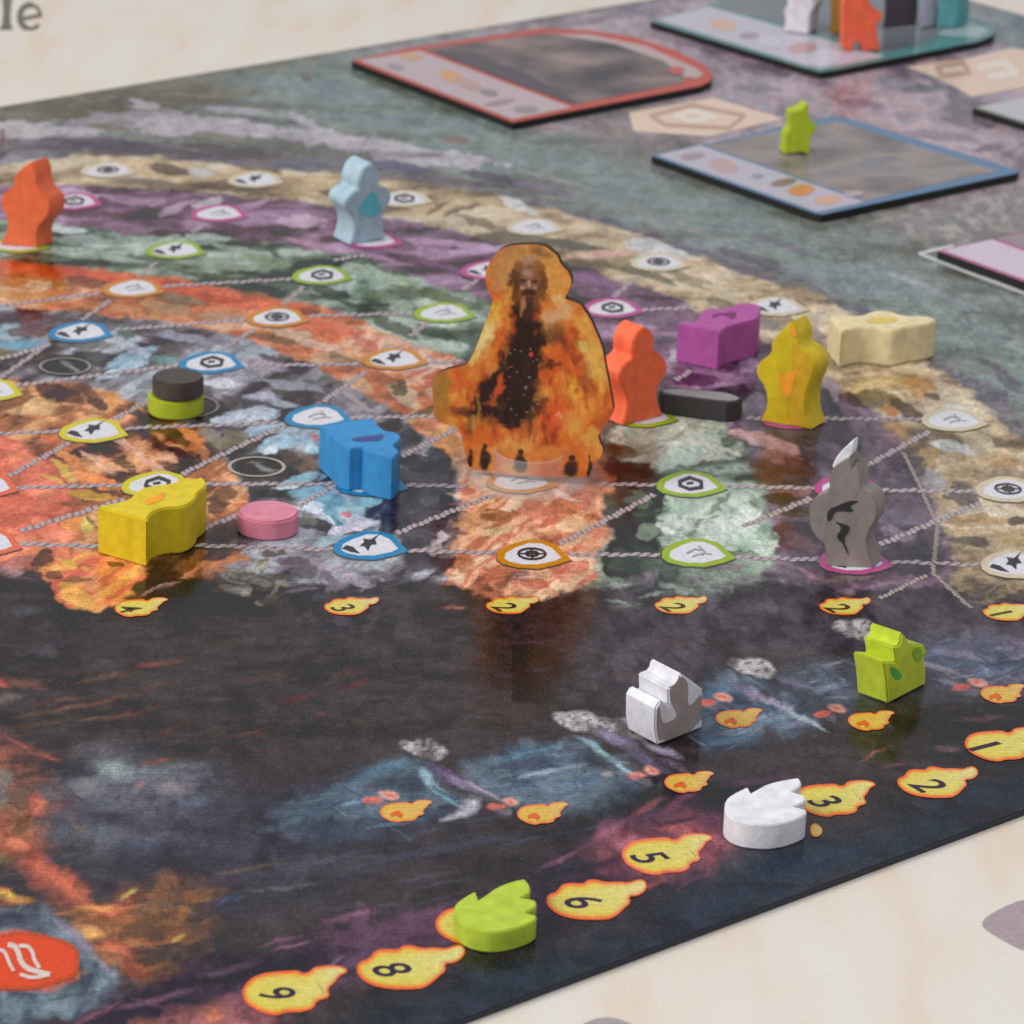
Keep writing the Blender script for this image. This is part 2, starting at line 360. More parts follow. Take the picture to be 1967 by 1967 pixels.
# pale rocks on the far shore, violet band round the map
fill([(-250, 255), (0, 232), (120, 240), (200, 215), (330, 210), (480, 235), (620, 250), (760, 272), (900, 300), (980, 312), (930, 325), (800, 318), (660, 290), (520, 262), (380, 262), (250, 245), (150, 268), (0, 268), (-250, 290)], [(150, 140, 146), (172, 164, 172), (182, 176, 184)], nz='hstreak', warp=0.008)
fill([(-250, 290), (0, 270), (130, 258), (330, 272), (520, 290), (700, 310), (900, 350), (1100, 400), (1300, 460), (1500, 525), (1700, 610), (1900, 740), (2050, 880), (2150, 1000), (2150, 1130)] + C0[::-1][1:], [(96, 86, 94), (112, 102, 108), (124, 118, 122), (104, 98, 112)], nz='hstreak', soft=0.003, warp=0.008)
for (x, y, rx, ry, a, c) in [(270, 200, 40, 10, 8, (178, 172, 182)), (240, 196, 26, 7, 12, (92, 84, 80)), (200, 245, 40, 9, 4, (118, 108, 90)), (460, 212, 70, 9, 5, (166, 164, 172)), (520, 232, 80, 5, 6, (100, 98, 102)), (580, 230, 40, 9, 22, (176, 172, 180)), (640, 265, 50, 9, 6, (176, 168, 176)),
     (860, 300, 50, 13, 6, (182, 176, 184)), (830, 296, 28, 5, -6, (120, 112, 116)), (880, 270, 30, 8, 10, (140, 112, 104)), (40, 250, 70, 16, 5, (184, 174, 178)), (330, 250, 60, 14, 0, (180, 172, 178)), (420, 262, 60, 8, 6, (130, 120, 104)), (200, 275, 100, 12, 2, (92, 84, 98)), (450, 290, 110, 10, 7, (92, 82, 80)),
     (770, 320, 60, 13, 10, (92, 90, 118)), (960, 345, 80, 10, 14, (96, 86, 104)), (1080, 350, 90, 6, 14, (150, 144, 146)), (1300, 430, 120, 8, 18, (142, 138, 140)), (1040, 362, 60, 7, 14, (126, 112, 132)), (1450, 500, 90, 9, 18, (98, 90, 104)), (1560, 540, 70, 6, 22, (136, 134, 140)), (1700, 620, 80, 10, 30, (92, 88, 100)), (1800, 560, 110, 9, 24, (140, 148, 152)), (1900, 640, 80, 10, 26, (134, 142, 146)),
     (1640, 470, 100, 10, 18, (118, 126, 122)), (1920, 720, 60, 12, 40, (98, 92, 104)), (1500, 470, 80, 7, 16, (120, 110, 124)), (1750, 540, 60, 6, 20, (156, 160, 162)), (60, 300, 60, 14, 4, (132, 126, 134)), (20, 310, 22, 16, 0, (164, 156, 166)), (120, 318, 24, 14, 0, (160, 158, 170)), (0, 265, 9, 20, 0, (120, 84, 74))]:
    dab(x, y, rx, ry, a, c, 0.8)
# tan ring
fill(band(C0, C1), [(122, 104, 82), (160, 138, 108), (190, 166, 132), (204, 186, 158)], nz='streak', soft=0.001)
fill([(180, 303), (420, 318), (640, 345), (640, 375), (430, 345), (320, 345), (200, 320)], [(186, 158, 118), (200, 174, 136)], a=0.8)
for (x, y, rx, ry, a, c) in [(330, 325, 40, 12, 10, (88, 74, 60)), (385, 330, 26, 10, 5, (186, 184, 186)), (280, 350, 70, 8, 5, (120, 106, 96)), (430, 362, 70, 8, 5, (96, 82, 66)), (560, 372, 50, 7, 8, (176, 146, 104)), (640, 370, 30, 7, 8, (120, 100, 74)),
     (420, 322, 26, 6, 8, (206, 196, 176)), (830, 400, 60, 12, 12, (206, 180, 140)), (880, 405, 40, 5, -20, (110, 96, 80)), (840, 400, 30, 4, -24, (120, 104, 84)), (930, 430, 60, 9, 20, (132, 112, 92)), (1000, 395, 50, 8, 22, (206, 206, 206)), (1090, 470, 80, 10, 8, (92, 92, 84)), (980, 455, 60, 9, 6, (116, 104, 88)),
     (1150, 440, 60, 10, 20, (190, 170, 142)), (1150, 490, 60, 6, -4, (206, 160, 148)), (1260, 480, 70, 20, 14, (196, 198, 198)), (1250, 530, 60, 8, 22, (112, 106, 84)), (1330, 540, 60, 10, 20, (150, 134, 110)), (1190, 515, 70, 6, 16, (116, 104, 80)), (1400, 590, 50, 12, 24, (120, 106, 84)), (1390, 560, 50, 8, 20, (196, 180, 156)),
     (1530, 600, 60, 10, 26, (206, 186, 152)), (1560, 640, 40, 14, 30, (142, 126, 124)), (1480, 625, 40, 12, 20, (128, 122, 118)), (1620, 700, 30, 14, 0, (150, 134, 110)), (1700, 735, 70, 14, -6, (198, 166, 110)), (1680, 770, 60, 20, 12, (116, 100, 72)), (1740, 790, 40, 16, 30, (92, 70, 52)), (1760, 740, 30, 22, 30, (176, 132, 84)), (1660, 745, 40, 9, -12, (200, 176, 124)),
     (1720, 830, 40, 22, 40, (168, 130, 84)), (1700, 790, 20, 12, 30, (196, 130, 70)), (1820, 760, 40, 18, 40, (186, 170, 146)), (1850, 790, 40, 8, 20, (204, 200, 196)), (1790, 760, 20, 8, 20, (92, 78, 60)), (1830, 860, 60, 12, 10, (196, 196, 192)), (1880, 850, 40, 20, 30, (176, 160, 132)), (1780, 880, 26, 26, 30, (164, 136, 94)),
     (1790, 920, 30, 20, 40, (150, 146, 150)), (1900, 890, 40, 10, -8, (184, 160, 122)), (1850, 950, 30, 26, 40, (92, 82, 86)), (1930, 890, 30, 14, 0, (176, 140, 96)), (1880, 1000, 60, 14, 0, (170, 140, 96)), (1840, 1020, 40, 9, 10, (196, 168, 120)), (1860, 1040, 50, 12, 0, (88, 76, 70)), (1940, 1030, 30, 12, 0, (180, 150, 104)), (1850, 1080, 40, 12, -8, (156, 128, 90)), (1930, 1140, 50, 14, 10, (88, 78, 74)), (1960, 1000, 30, 10, 0, (90, 76, 62))]:
    dab(x, y, rx, ry, a, c, 0.85)
# violet ring
fill(band(C1, C2), [(82, 62, 70), (112, 84, 100), (140, 106, 132), (160, 126, 156)], nz='streak', soft=0.001)
fill([(1480, 680), (1600, 760), (1720, 850), (1790, 950), (1825, 1060), (1825, 1110), (1490, 1110), (1480, 960), (1440, 870), (1390, 800), (1420, 740)], [(80, 70, 78), (98, 84, 96), (108, 94, 106)], nz='mid', soft=0.004)
for (x, y, rx, ry, a, c) in [(150, 372, 40, 10, 10, (188, 156, 184)), (260, 385, 70, 9, 6, (160, 124, 152)), (340, 400, 50, 7, -20, (176, 146, 172)), (400, 390, 30, 9, -20, (196, 180, 190)), (480, 395, 40, 8, -20, (176, 140, 170)), (580, 425, 50, 14, 4, (190, 158, 182)), (180, 412, 80, 8, 2, (96, 66, 74)), (300, 430, 70, 8, 3, (108, 78, 92)), (320, 452, 50, 14, 0, (84, 66, 56)), (460, 440, 60, 9, 10, (100, 70, 82)),
     (540, 450, 30, 10, 10, (76, 56, 54)), (600, 468, 70, 6, 10, (176, 136, 160)), (640, 462, 30, 6, 0, (96, 70, 70)), (650, 440, 20, 10, 0, (116, 84, 100)), (760, 470, 50, 10, 8, (120, 84, 100)), (860, 465, 90, 8, 4, (176, 138, 170)), (920, 480, 60, 8, -6, (184, 150, 184)), (800, 500, 70, 9, 10, (84, 64, 72)), (870, 520, 70, 9, 20, (120, 84, 118)), (930, 545, 50, 9, 20, (92, 64, 80)), (700, 490, 60, 6, 12, (170, 130, 158)), (760, 520, 50, 6, 14, (122, 98, 116)),
     (1130, 540, 60, 10, 20, (140, 100, 140)), (1160, 560, 50, 8, 20, (118, 88, 116)), (1240, 590, 60, 14, 18, (132, 104, 130)), (1270, 620, 50, 14, 14, (122, 100, 122)), (1290, 655, 40, 12, 10, (108, 92, 108)), (1310, 685, 24, 12, 10, (196, 190, 200)), (1340, 730, 60, 14, 0, (84, 56, 74)), (1440, 700, 20, 20, 0, (168, 140, 170)), (1400, 760, 50, 20, -10, (60, 54, 52)), (1450, 780, 30, 26, 60, (128, 112, 128)),
     (1600, 775, 34, 9, 50, (58, 46, 50)), (1640, 770, 22, 8, 40, (64, 52, 50)), (1600, 750, 14, 30, -30, (136, 126, 146)), (1480, 850, 60, 16, 20, (186, 140, 140)), (1500, 880, 50, 14, 10, (150, 100, 104)), (1470, 910, 30, 26, 60, (104, 62, 64)), (1530, 900, 40, 20, 20, (98, 64, 68)), (1520, 945, 50, 12, 0, (150, 104, 112)), (1500, 960, 40, 12, 0, (70, 56, 52)), (1540, 985, 50, 12, 0, (84, 68, 58)), (1510, 1030, 30, 26, 40, (108, 64, 58)),
     (1540, 1040, 40, 18, 20, (118, 92, 98)), (1580, 860, 50, 14, 10, (98, 86, 100)), (1620, 880, 40, 12, 10, (104, 92, 108)), (1720, 940, 50, 14, 0, (98, 86, 100)), (1720, 1000, 50, 16, 0, (104, 92, 112)), (1720, 1025, 40, 14, 10, (142, 122, 142)), (1760, 900, 24, 24, 40, (82, 78, 84)), (1770, 1060, 40, 12, 0, (76, 72, 80)), (1560, 1080, 60, 10, 4, (84, 76, 84)), (1430, 840, 30, 9, 30, (200, 160, 158)), (1560, 1105, 40, 6, 20, (152, 110, 122)), (1620, 1115, 50, 6, -10, (150, 132, 122))]:
    dab(x, y, rx, ry, a, c, 0.82)
# green ring
fill(band(C2, C3), [(66, 70, 58), (104, 116, 98), (142, 158, 142), (170, 184, 172)], nz='streak', soft=0.001)
fill([(880, 680), (960, 610), (1100, 680), (1190, 740), (1165, 900), (1100, 800)], [(58, 64, 58), (80, 92, 80)], nz='mid', a=0.8)
fill([(1180, 840), (1240, 800), (1370, 800), (1420, 860), (1430, 890), (1340, 885), (1250, 900), (1200, 905)], [(160, 158, 142), (184, 184, 168), (178, 192, 176)], nz='dstreak', warp=0.006)
fill([(1165, 890), (1240, 890), (1280, 960), (1270, 1110), (1165, 1110)], [(48, 48, 44), (62, 70, 60), (72, 86, 72)], nz='mid')
fill([(1290, 960), (1380, 940), (1440, 930), (1475, 1000), (1475, 1070), (1400, 1050), (1300, 1040), (1260, 1000)], [(128, 150, 132), (170, 188, 172), (192, 202, 192)], nz='dstreak', warp=0.007)
fill([(1200, 1060), (1300, 1080), (1470, 1070), (1480, 1110), (1330, 1160), (1200, 1140)], [(62, 60, 62), (84, 96, 84), (130, 146, 130)], nz='mid', soft=0.004)
for (x, y, rx, ry, a, c) in [(130, 440, 40, 8, 4, (206, 216, 214)), (160, 462, 60, 12, 4, (170, 186, 178)), (200, 490, 120, 12, 6, (150, 166, 152)), (300, 500, 60, 8, 8, (92, 96, 76)), (400, 455, 50, 8, 6, (176, 190, 182)), (450, 480, 50, 10, 14, (150, 164, 146)), (430, 510, 90, 8, 6, (140, 152, 132)), (400, 530, 70, 7, 6, (84, 84, 62)), (510, 500, 60, 10, 10, (126, 146, 116)), (540, 545, 70, 9, 12, (96, 104, 92)), (520, 485, 30, 5, 30, (82, 92, 76)),
     (640, 560, 40, 9, 14, (64, 66, 52)), (700, 520, 60, 12, 10, (166, 180, 162)), (760, 540, 60, 10, 12, (150, 166, 140)), (800, 560, 60, 9, 10, (110, 118, 88)), (720, 565, 60, 10, 16, (116, 130, 104)), (690, 590, 60, 8, 20, (72, 76, 60)), (770, 590, 30, 12, 10, (150, 164, 150)), (760, 630, 60, 12, 24, (74, 80, 66)), (840, 640, 50, 12, 16, (66, 78, 66)), (880, 620, 30, 9, 20, (140, 150, 122)), (900, 650, 30, 12, 30, (92, 104, 86)), (850, 570, 50, 9, 16, (96, 104, 72)), (880, 590, 30, 8, 0, (128, 138, 100)),
     (1250, 860, 60, 9, -12, (134, 126, 104)), (1320, 850, 60, 8, -6, (196, 196, 186)), (1230, 920, 40, 10, 20, (84, 70, 60)), (1200, 870, 20, 12, 30, (92, 82, 60)), (1320, 985, 30, 14, 30, (166, 186, 170)), (1230, 960, 26, 20, 20, (96, 112, 100)), (1200, 1010, 20, 30, 10, (44, 44, 42)), (1250, 1020, 20, 20, 0, (116, 132, 116)), (1380, 970, 50, 7, -30, (116, 138, 108)), (1340, 1010, 40, 7, -36, (128, 140, 110)), (1420, 990, 40, 8, -14, (204, 210, 204)), (1440, 1040, 30, 14, 0, (172, 192, 176)),
     (1460, 1090, 20, 14, 20, (150, 170, 150)), (1390, 1090, 50, 8, -6, (120, 106, 106)), (1280, 1090, 30, 16, 0, (80, 92, 84)), (1350, 1120, 40, 9, 10, (126, 110, 122)), (1230, 1090, 26, 16, 0, (64, 76, 70))]:
    dab(x, y, rx, ry, a, c, 0.82)
# orange ring
fill(band(C3, C4), [(146, 92, 62), (192, 104, 64), (206, 128, 84), (206, 160, 126)], nz='streak', soft=0.001)
fill([(-250, 500), (0, 500), (240, 525), (400, 552), (560, 582), (700, 640), (640, 650), (480, 600), (300, 560), (120, 530), (0, 520), (-250, 520)], [(196, 84, 50), (218, 104, 62), (206, 92, 60)], nz='hstreak', a=0.9)
fill([(600, 610), (720, 640), (880, 700), (880, 800), (760, 700), (680, 660)], [(196, 108, 84), (212, 158, 138), (206, 170, 148), (182, 92, 70)], nz='dstreak', a=0.9)
fill([(836, 780), (890, 800), (910, 900), (1060, 920), (1150, 900), (1166, 1000), (1130, 1112), (1090, 1130), (1010, 1150), (930, 1140), (846, 1109), (880, 1030), (894, 960), (880, 906), (839, 851)], [(184, 112, 82), (212, 150, 112), (222, 170, 132), (206, 120, 96), (226, 190, 156)], nz='dstreak', soft=0.0015)
for (x, y, rx, ry, a, c) in [(70, 545, 90, 12, 5, (182, 124, 72)), (60, 570, 90, 12, 4, (190, 140, 88)), (80, 548, 30, 9, 0, (206, 172, 136)), (170, 540, 40, 12, 6, (120, 72, 50)), (190, 585, 60, 9, 4, (196, 120, 70)), (320, 590, 60, 12, 10, (180, 140, 102)), (350, 575, 40, 9, 10, (140, 120, 92)), (280, 600, 80, 7, 12, (186, 128, 76)), (420, 560, 60, 10, 10, (208, 98, 64)), (430, 610, 50, 9, 6, (176, 142, 114)), (390, 630, 60, 8, 12, (190, 124, 62)), (560, 640, 50, 10, 10, (190, 156, 130)), (580, 610, 40, 10, 14, (204, 102, 66)), (590, 600, 30, 8, 10, (150, 76, 52)), (640, 630, 50, 12, 16, (212, 104, 66)),
     (530, 650, 50, 8, 12, (120, 92, 70)), (610, 665, 50, 10, 14, (206, 170, 146)), (660, 690, 50, 8, 20, (130, 106, 84)), (700, 660, 40, 12, 26, (186, 104, 82)), (620, 690, 40, 8, 14, (200, 156, 116)), (690, 735, 40, 14, 30, (202, 158, 118)), (740, 730, 30, 14, 30, (166, 96, 70)), (780, 760, 40, 20, 30, (196, 166, 136)), (770, 745, 14, 20, 20, (92, 84, 54)), (800, 800, 20, 16, 20, (180, 140, 96)), (840, 700, 30, 9, 20, (216, 186, 170)), (790, 700, 40, 8, 0, (206, 180, 170)), (850, 740, 20, 12, 0, (176, 84, 64)), (820, 790, 40, 8, -20, (84, 74, 54)),
     (860, 850, 26, 36, -20, (204, 138, 66)), (890, 910, 20, 20, 0, (222, 180, 150)), (960, 990, 40, 12, 0, (146, 96, 62)), (900, 1000, 20, 30, 10, (206, 152, 104)), (950, 1020, 50, 10, -14, (216, 180, 132)), (1020, 980, 30, 20, 30, (196, 116, 96)), (1100, 1010, 40, 12, -16, (222, 182, 140)), (1060, 1000, 30, 12, -20, (184, 92, 74)), (1120, 960, 30, 16, 0, (206, 130, 106)), (1090, 950, 30, 6, 20, (224, 196, 180)), (980, 940, 60, 10, 20, (190, 160, 134)), (930, 960, 20, 12, 0, (214, 172, 132)), (1090, 1090, 40, 16, -10, (206, 112, 96)), (1000, 1110, 30, 10, -20, (206, 176, 170)), (930, 1120, 20, 14, 30, (110, 74, 66)), (890, 1080, 30, 24, 20, (176, 108, 76)), (940, 1100, 26, 14, 0, (196, 112, 80)), (1020, 1120, 40, 10, 0, (196, 104, 88)), (1140, 1050, 16, 20, 0, (214, 146, 112))]:
    dab(x, y, rx, ry, a, c, 0.85)
# blue-grey ring
fill(band(C4, C5), [(70, 62, 66), (104, 96, 102), (136, 132, 140), (164, 170, 182)], nz='dstreak', soft=0.001)
fill([(-250, 605), (0, 600), (137, 605), (314, 622), (310, 640), (140, 640), (0, 640), (-250, 640)], [(84, 72, 76), (100, 90, 98)], nz='hstreak', a=0.9)
fill([(620, 880), (700, 900), (770, 900), (870, 900), (890, 960), (870, 1040), (840, 1090), (780, 1100), (760, 1010), (720, 960), (640, 930)], [(66, 60, 66), (80, 72, 82)], nz='fine', a=0.92)
fill([(440, 830), (530, 850), (620, 900), (560, 960), (480, 960), (450, 900)], [(58, 50, 46), (72, 62, 56)], nz='fine', a=0.92)
for (x, y, rx, ry, a, c) in [(20, 640, 30, 20, 0, (150, 172, 184)), (40, 665, 60, 10, 0, (110, 160, 184)), (60, 640, 40, 12, 0, (112, 96, 100)), (0, 680, 30, 14, 0, (120, 112, 80)), (60, 690, 60, 14, 0, (84, 76, 70)), (190, 690, 60, 16, 10, (70, 62, 56)), (160, 665, 60, 8, 0, (110, 108, 102)), (250, 690, 60, 12, -20, (146, 178, 198)), (240, 710, 60, 9, -20, (164, 192, 210)), (250, 670, 50, 9, 20, (176, 180, 196)), (240, 640, 30, 12, 20, (92, 120, 100)), (290, 645, 40, 10, 10, (80, 66, 70)), (350, 650, 60, 12, 8, (150, 146, 164)),
     (330, 670, 40, 8, -10, (96, 84, 88)), (320, 690, 30, 9, 10, (110, 150, 150)), (440, 660, 40, 10, 16, (130, 122, 138)), (420, 735, 30, 12, 0, (206, 206, 218)), (450, 720, 60, 9, 10, (156, 150, 166)), (560, 740, 70, 11, 8, (150, 146, 160)), (570, 755, 60, 9, 4, (76, 66, 66)), (500, 700, 60, 9, 8, (150, 138, 156)), (520, 690, 30, 6, 14, (92, 76, 86)), (460, 770, 50, 8, 12, (84, 78, 80)), (520, 770, 60, 9, 10, (160, 162, 180)), (630, 770, 40, 12, 14, (108, 96, 106)), (660, 760, 30, 10, 30, (120, 108, 116)), (700, 790, 40, 10, 30, (146, 134, 142)),
     (480, 800, 60, 16, -10, (180, 192, 210)), (440, 800, 40, 12, -12, (196, 204, 220)), (500, 825, 50, 10, -14, (164, 186, 206)), (540, 850, 60, 14, -14, (150, 184, 206)), (520, 862, 30, 6, -14, (206, 214, 222)), (560, 830, 40, 8, 0, (150, 170, 186)), (600, 860, 24, 12, 10, (160, 200, 212)), (607, 838, 8, 7, 30, (206, 96, 100)), (590, 890, 30, 20, 40, (120, 100, 84)), (440, 850, 40, 20, -30, (128, 116, 96)), (400, 840, 40, 16, 40, (134, 122, 104)), (560, 880, 30, 12, 20, (84, 74, 68)),
     (590, 920, 40, 14, -14, (130, 176, 190)), (600, 950, 46, 14, -4, (110, 158, 176)), (560, 935, 20, 8, 0, (184, 206, 214)), (640, 970, 40, 20, 20, (110, 160, 176)), (680, 980, 30, 20, 0, (150, 186, 196)), (690, 1000, 40, 12, 10, (196, 200, 212)), (650, 1000, 40, 9, 24, (84, 140, 160)), (620, 990, 40, 9, 30, (206, 210, 222)), (700, 960, 30, 12, 0, (120, 170, 184)), (666, 985, 12, 6, 30, (196, 110, 116)), (590, 970, 30, 7, 0, (196, 204, 212)), (610, 1010, 40, 14, 10, (60, 52, 48)), (580, 1000, 26, 10, 10, (122, 120, 108)), (670, 1015, 36, 12, -20, (206, 200, 214)), (640, 1040, 40, 12, -10, (150, 172, 186)),
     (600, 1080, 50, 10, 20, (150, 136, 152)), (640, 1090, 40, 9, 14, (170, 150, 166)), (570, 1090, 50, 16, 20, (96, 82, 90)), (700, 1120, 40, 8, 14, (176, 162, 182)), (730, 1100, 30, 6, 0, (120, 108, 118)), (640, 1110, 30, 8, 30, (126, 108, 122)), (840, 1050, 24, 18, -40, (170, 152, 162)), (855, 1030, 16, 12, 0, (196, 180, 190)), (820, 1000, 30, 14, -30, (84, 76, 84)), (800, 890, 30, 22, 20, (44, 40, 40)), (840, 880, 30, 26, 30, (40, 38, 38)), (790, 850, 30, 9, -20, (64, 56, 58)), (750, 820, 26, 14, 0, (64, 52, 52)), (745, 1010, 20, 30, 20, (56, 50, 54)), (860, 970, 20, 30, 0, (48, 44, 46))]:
    dab(x, y, rx, ry, a, c, 0.86)
# amber ring and red heart of the map
fill(band(C5, C6), [(74, 54, 46), (112, 76, 56), (178, 108, 66), (214, 150, 96)], nz='dstreak', soft=0.001)
fill(C6 + [(-250, 1100)], [(206, 96, 70), (224, 114, 84), (230, 130, 92)], nz='mid', soft=0.003, warp=0.006)
fill([(-250, 735), (0, 735), (60, 745), (110, 775), (190, 790), (110, 800), (0, 790), (-250, 790)], [(204, 150, 74), (212, 166, 110), (150, 96, 60)], nz='dstreak')
for (x, y, rx, ry, a, c) in [(120, 755, 60, 16, 20, (78, 54, 46)), (170, 750, 30, 14, 30, (92, 62, 52)), (215, 765, 40, 9, 35, (214, 136, 66)), (240, 780, 20, 9, 35, (222, 150, 86)), (190, 775, 20, 10, 30, (78, 52, 44)), (270, 800, 50, 12, 30, (66, 50, 42)), (330, 830, 50, 16, 40, (84, 58, 48)), (370, 840, 50, 8, 45, (204, 124, 66)), (390, 870, 40, 8, 45, (176, 110, 66)), (300, 850, 60, 12, 35, (78, 52, 44)), (350, 880, 40, 16, 30, (66, 48, 42)), (250, 860, 60, 9, 35, (210, 160, 130)), (300, 895, 50, 10, 35, (208, 156, 126)),
     (330, 880, 30, 9, 20, (206, 150, 122)), (200, 860, 50, 10, 30, (72, 52, 44)), (230, 890, 40, 9, 30, (84, 58, 46)), (190, 890, 40, 8, 35, (214, 160, 128)), (130, 880, 40, 10, 35, (230, 150, 76)), (160, 910, 60, 12, 35, (226, 136, 66)), (110, 850, 40, 9, 25, (222, 116, 66)), (120, 905, 40, 8, 35, (206, 170, 66)), (100, 920, 30, 6, 30, (214, 166, 60)), (200, 930, 40, 10, 20, (228, 128, 60)), (170, 950, 50, 8, 10, (208, 150, 50)), (160, 965, 60, 6, 0, (150, 90, 56)), (60, 880, 40, 9, 30, (228, 120, 82)), (50, 960, 40, 10, 20, (206, 96, 70)), (90, 1000, 30, 12, 0, (228, 120, 88)),
     (140, 1010, 24, 20, 0, (222, 140, 60)), (165, 1010, 10, 24, 0, (206, 190, 80)), (176, 1000, 8, 26, 0, (110, 92, 74)), (430, 950, 20, 26, 0, (112, 74, 54)), (415, 970, 20, 20, 0, (92, 62, 48)), (470, 955, 9, 14, 20, (196, 116, 60)), (410, 1060, 40, 16, -20, (70, 52, 42)), (360, 1085, 30, 14, -20, (112, 70, 46)), (380, 1070, 24, 9, -30, (150, 92, 60)), (445, 1075, 18, 9, -30, (184, 116, 62)), (500, 1080, 26, 10, -20, (116, 112, 84)), (490, 1092, 40, 8, -20, (176, 170, 156)), (440, 1110, 30, 6, -30, (180, 164, 140)), (520, 1060, 30, 9, 0, (84, 76, 58)), (40, 1080, 60, 16, -10, (176, 104, 92)), (20, 1100, 40, 10, 0, (150, 112, 112))]:
    dab(x, y, rx, ry, a, c, 0.86)
fill([(60, 1060), (110, 1050), (180, 1060), (280, 1085), (290, 1110), (240, 1140), (215, 1175), (170, 1172), (120, 1140), (90, 1120)], [(206, 96, 66), (228, 130, 62), (232, 160, 70), (222, 120, 76)], nz='dstreak', warp=0.006)
for (x, y, rx, ry, a, c) in [(155, 1140, 40, 20, 30, (226, 166, 60)), (140, 1085, 30, 10, 20, (216, 166, 60)), (180, 1120, 30, 12, 20, (232, 150, 84)), (110, 1105, 20, 12, 0, (104, 68, 54)), (150, 1115, 26, 7, 0, (140, 86, 56)), (80, 1075, 20, 22, 30, (64, 50, 44)), (270, 1150, 40, 10, 0, (92, 58, 48)), (300, 1115, 50, 16, -20, (70, 52, 46)), (310, 1132, 40, 5, -20, (178, 128, 118)), (220, 1085, 18, 6, 0, (92, 56, 46)), (185, 1190, 3, 26, 0, (110, 92, 80))]:
    dab(x, y, rx, ry, a, c, 0.86)

for (x, y, rx, ry) in [(125, 703, 62, 25), (493, 897, 66, 25), (350, 782, 84, 30)]: dab(x, y, rx, ry, 0, [(50, 44, 42), (66, 58, 54)], .95, .25, .002)
for (x, y) in [(135, 703), (505, 897)]: dab(x, y, 30, 5, 28, (142, 140, 138), .8, .5, .001)
# ---- lower dark part of the board
fill([(-250, 1110), (0, 1110), (60, 1120), (200, 1185), (300, 1150), (400, 1108), (520, 1104), (600, 1132), (700, 1152), (770, 1112), (850, 1118), (930, 1152), (1080, 1142), (1130, 1118), (1200, 1150), (1320, 1172), (1430, 1142), (1480, 1122), (1620, 1150), (1800, 1120), (1900, 1175), (2300, 1230), (2300, 1500), (1400, 1500), (700, 1420), (0, 1520), (-250, 1500)], [(52, 46, 42), (60, 52, 48), (70, 60, 58), (64, 56, 56)], nz='hstreak', soft=0.003, warp=0.006, a=0.9)
fill([(1130, 1120), (1500, 1115), (1850, 1130), (2200, 1230), (2200, 1330), (1700, 1280), (1400, 1250), (1300, 1350), (1120, 1340)], [(66, 58, 62), (76, 68, 74), (84, 76, 82)], nz='fine', soft=0.008, a=0.85)
fill([(560, 1120), (790, 1130), (790, 1280), (640, 1260), (560, 1200)], [(64, 58, 60), (78, 70, 74)], nz='fine', soft=0.01, a=0.8)
for (x, y, rx, ry, a, c, al) in [(50, 1175, 60, 10, -4, (84, 84, 88), .7), (90, 1250, 30, 12, -30, (84, 84, 94), .7), (0, 1310, 30, 8, 20, (206, 90, 66), .9), (40, 1310, 60, 12, 10, (134, 84, 72), .7), (0, 1340, 50, 16, -10, (112, 100, 90), .7), (300, 1275, 60, 8, -8, (128, 68, 60), .8), (200, 1300, 80, 8, -10, (104, 76, 58), .7), (280, 1320, 90, 7, -10, (104, 62, 54), .6), (180, 1350, 120, 6, -10, (120, 74, 56), .8), (100, 1365, 100, 6, -8, (112, 84, 70), .6), (250, 1370, 90, 6, -14, (112, 66, 52), .6), (60, 1390, 100, 7, -8, (100, 72, 58), .6),
     (190, 1380, 50, 4, -8, (140, 88, 64), .7), (330, 1405, 50, 7, -30, (104, 56, 54), .6), (470, 1410, 60, 4, -20, (112, 56, 52), .7), (580, 1340, 50, 8, -20, (104, 52, 56), .7), (615, 1370, 14, 6, 0, (134, 58, 72), .8), (670, 1290, 40, 10, -10, (98, 52, 58), .6), (680, 1315, 40, 9, -30, (112, 54, 58), .7), (500, 1300, 70, 9, -10, (92, 60, 56), .6), (520, 1440, 70, 4, -14, (98, 54, 52), .5), (120, 1345, 60, 6, -10, (132, 78, 60), .6), (1200, 1300, 60, 8, -10, (92, 60, 66), .5), (1330, 1210, 60, 12, -6, (92, 70, 84), .5), (1290, 1240, 60, 10, -10, (96, 64, 70), .5), (400, 1240, 120, 10, -8, (78, 66, 58), .5), (260, 1220, 80, 8, -6, (80, 68, 60), .5), (1740, 1200, 60, 14, 0, (88, 78, 90), .5), (1900, 1230, 90, 20, 6, (112, 100, 120), .6), (1820, 1250, 60, 14, 6, (120, 104, 130), .6)]:
    dab(x, y, rx, ry, a, c, al, 0.8, 0.0018)
for _ in range(420):
    x = rng.uniform(-40, 1160); y = rng.uniform(1200, 1440); k = rng.random()
    dab(x, y, rng.uniform(20, 80), rng.uniform(2, 6), rng.normal(-10, 6), [(78, 62, 58), (80, 58, 56), (84, 72, 66), (46, 42, 42), (50, 46, 48), (76, 74, 84)][rng.integers(6)], rng.uniform(.15, .4), .8, .0015)
for _ in range(260):
    x = rng.uniform(0, 1150); y = rng.uniform(1480, 1760)
    dab(x, y, rng.uniform(30, 90), rng.uniform(2, 6), rng.normal(-11, 5), [(70, 76, 98), (84, 88, 110), (40, 40, 48), (46, 42, 46), (60, 54, 66)][rng.integers(5)], rng.uniform(.2, .5), .8, .0015)
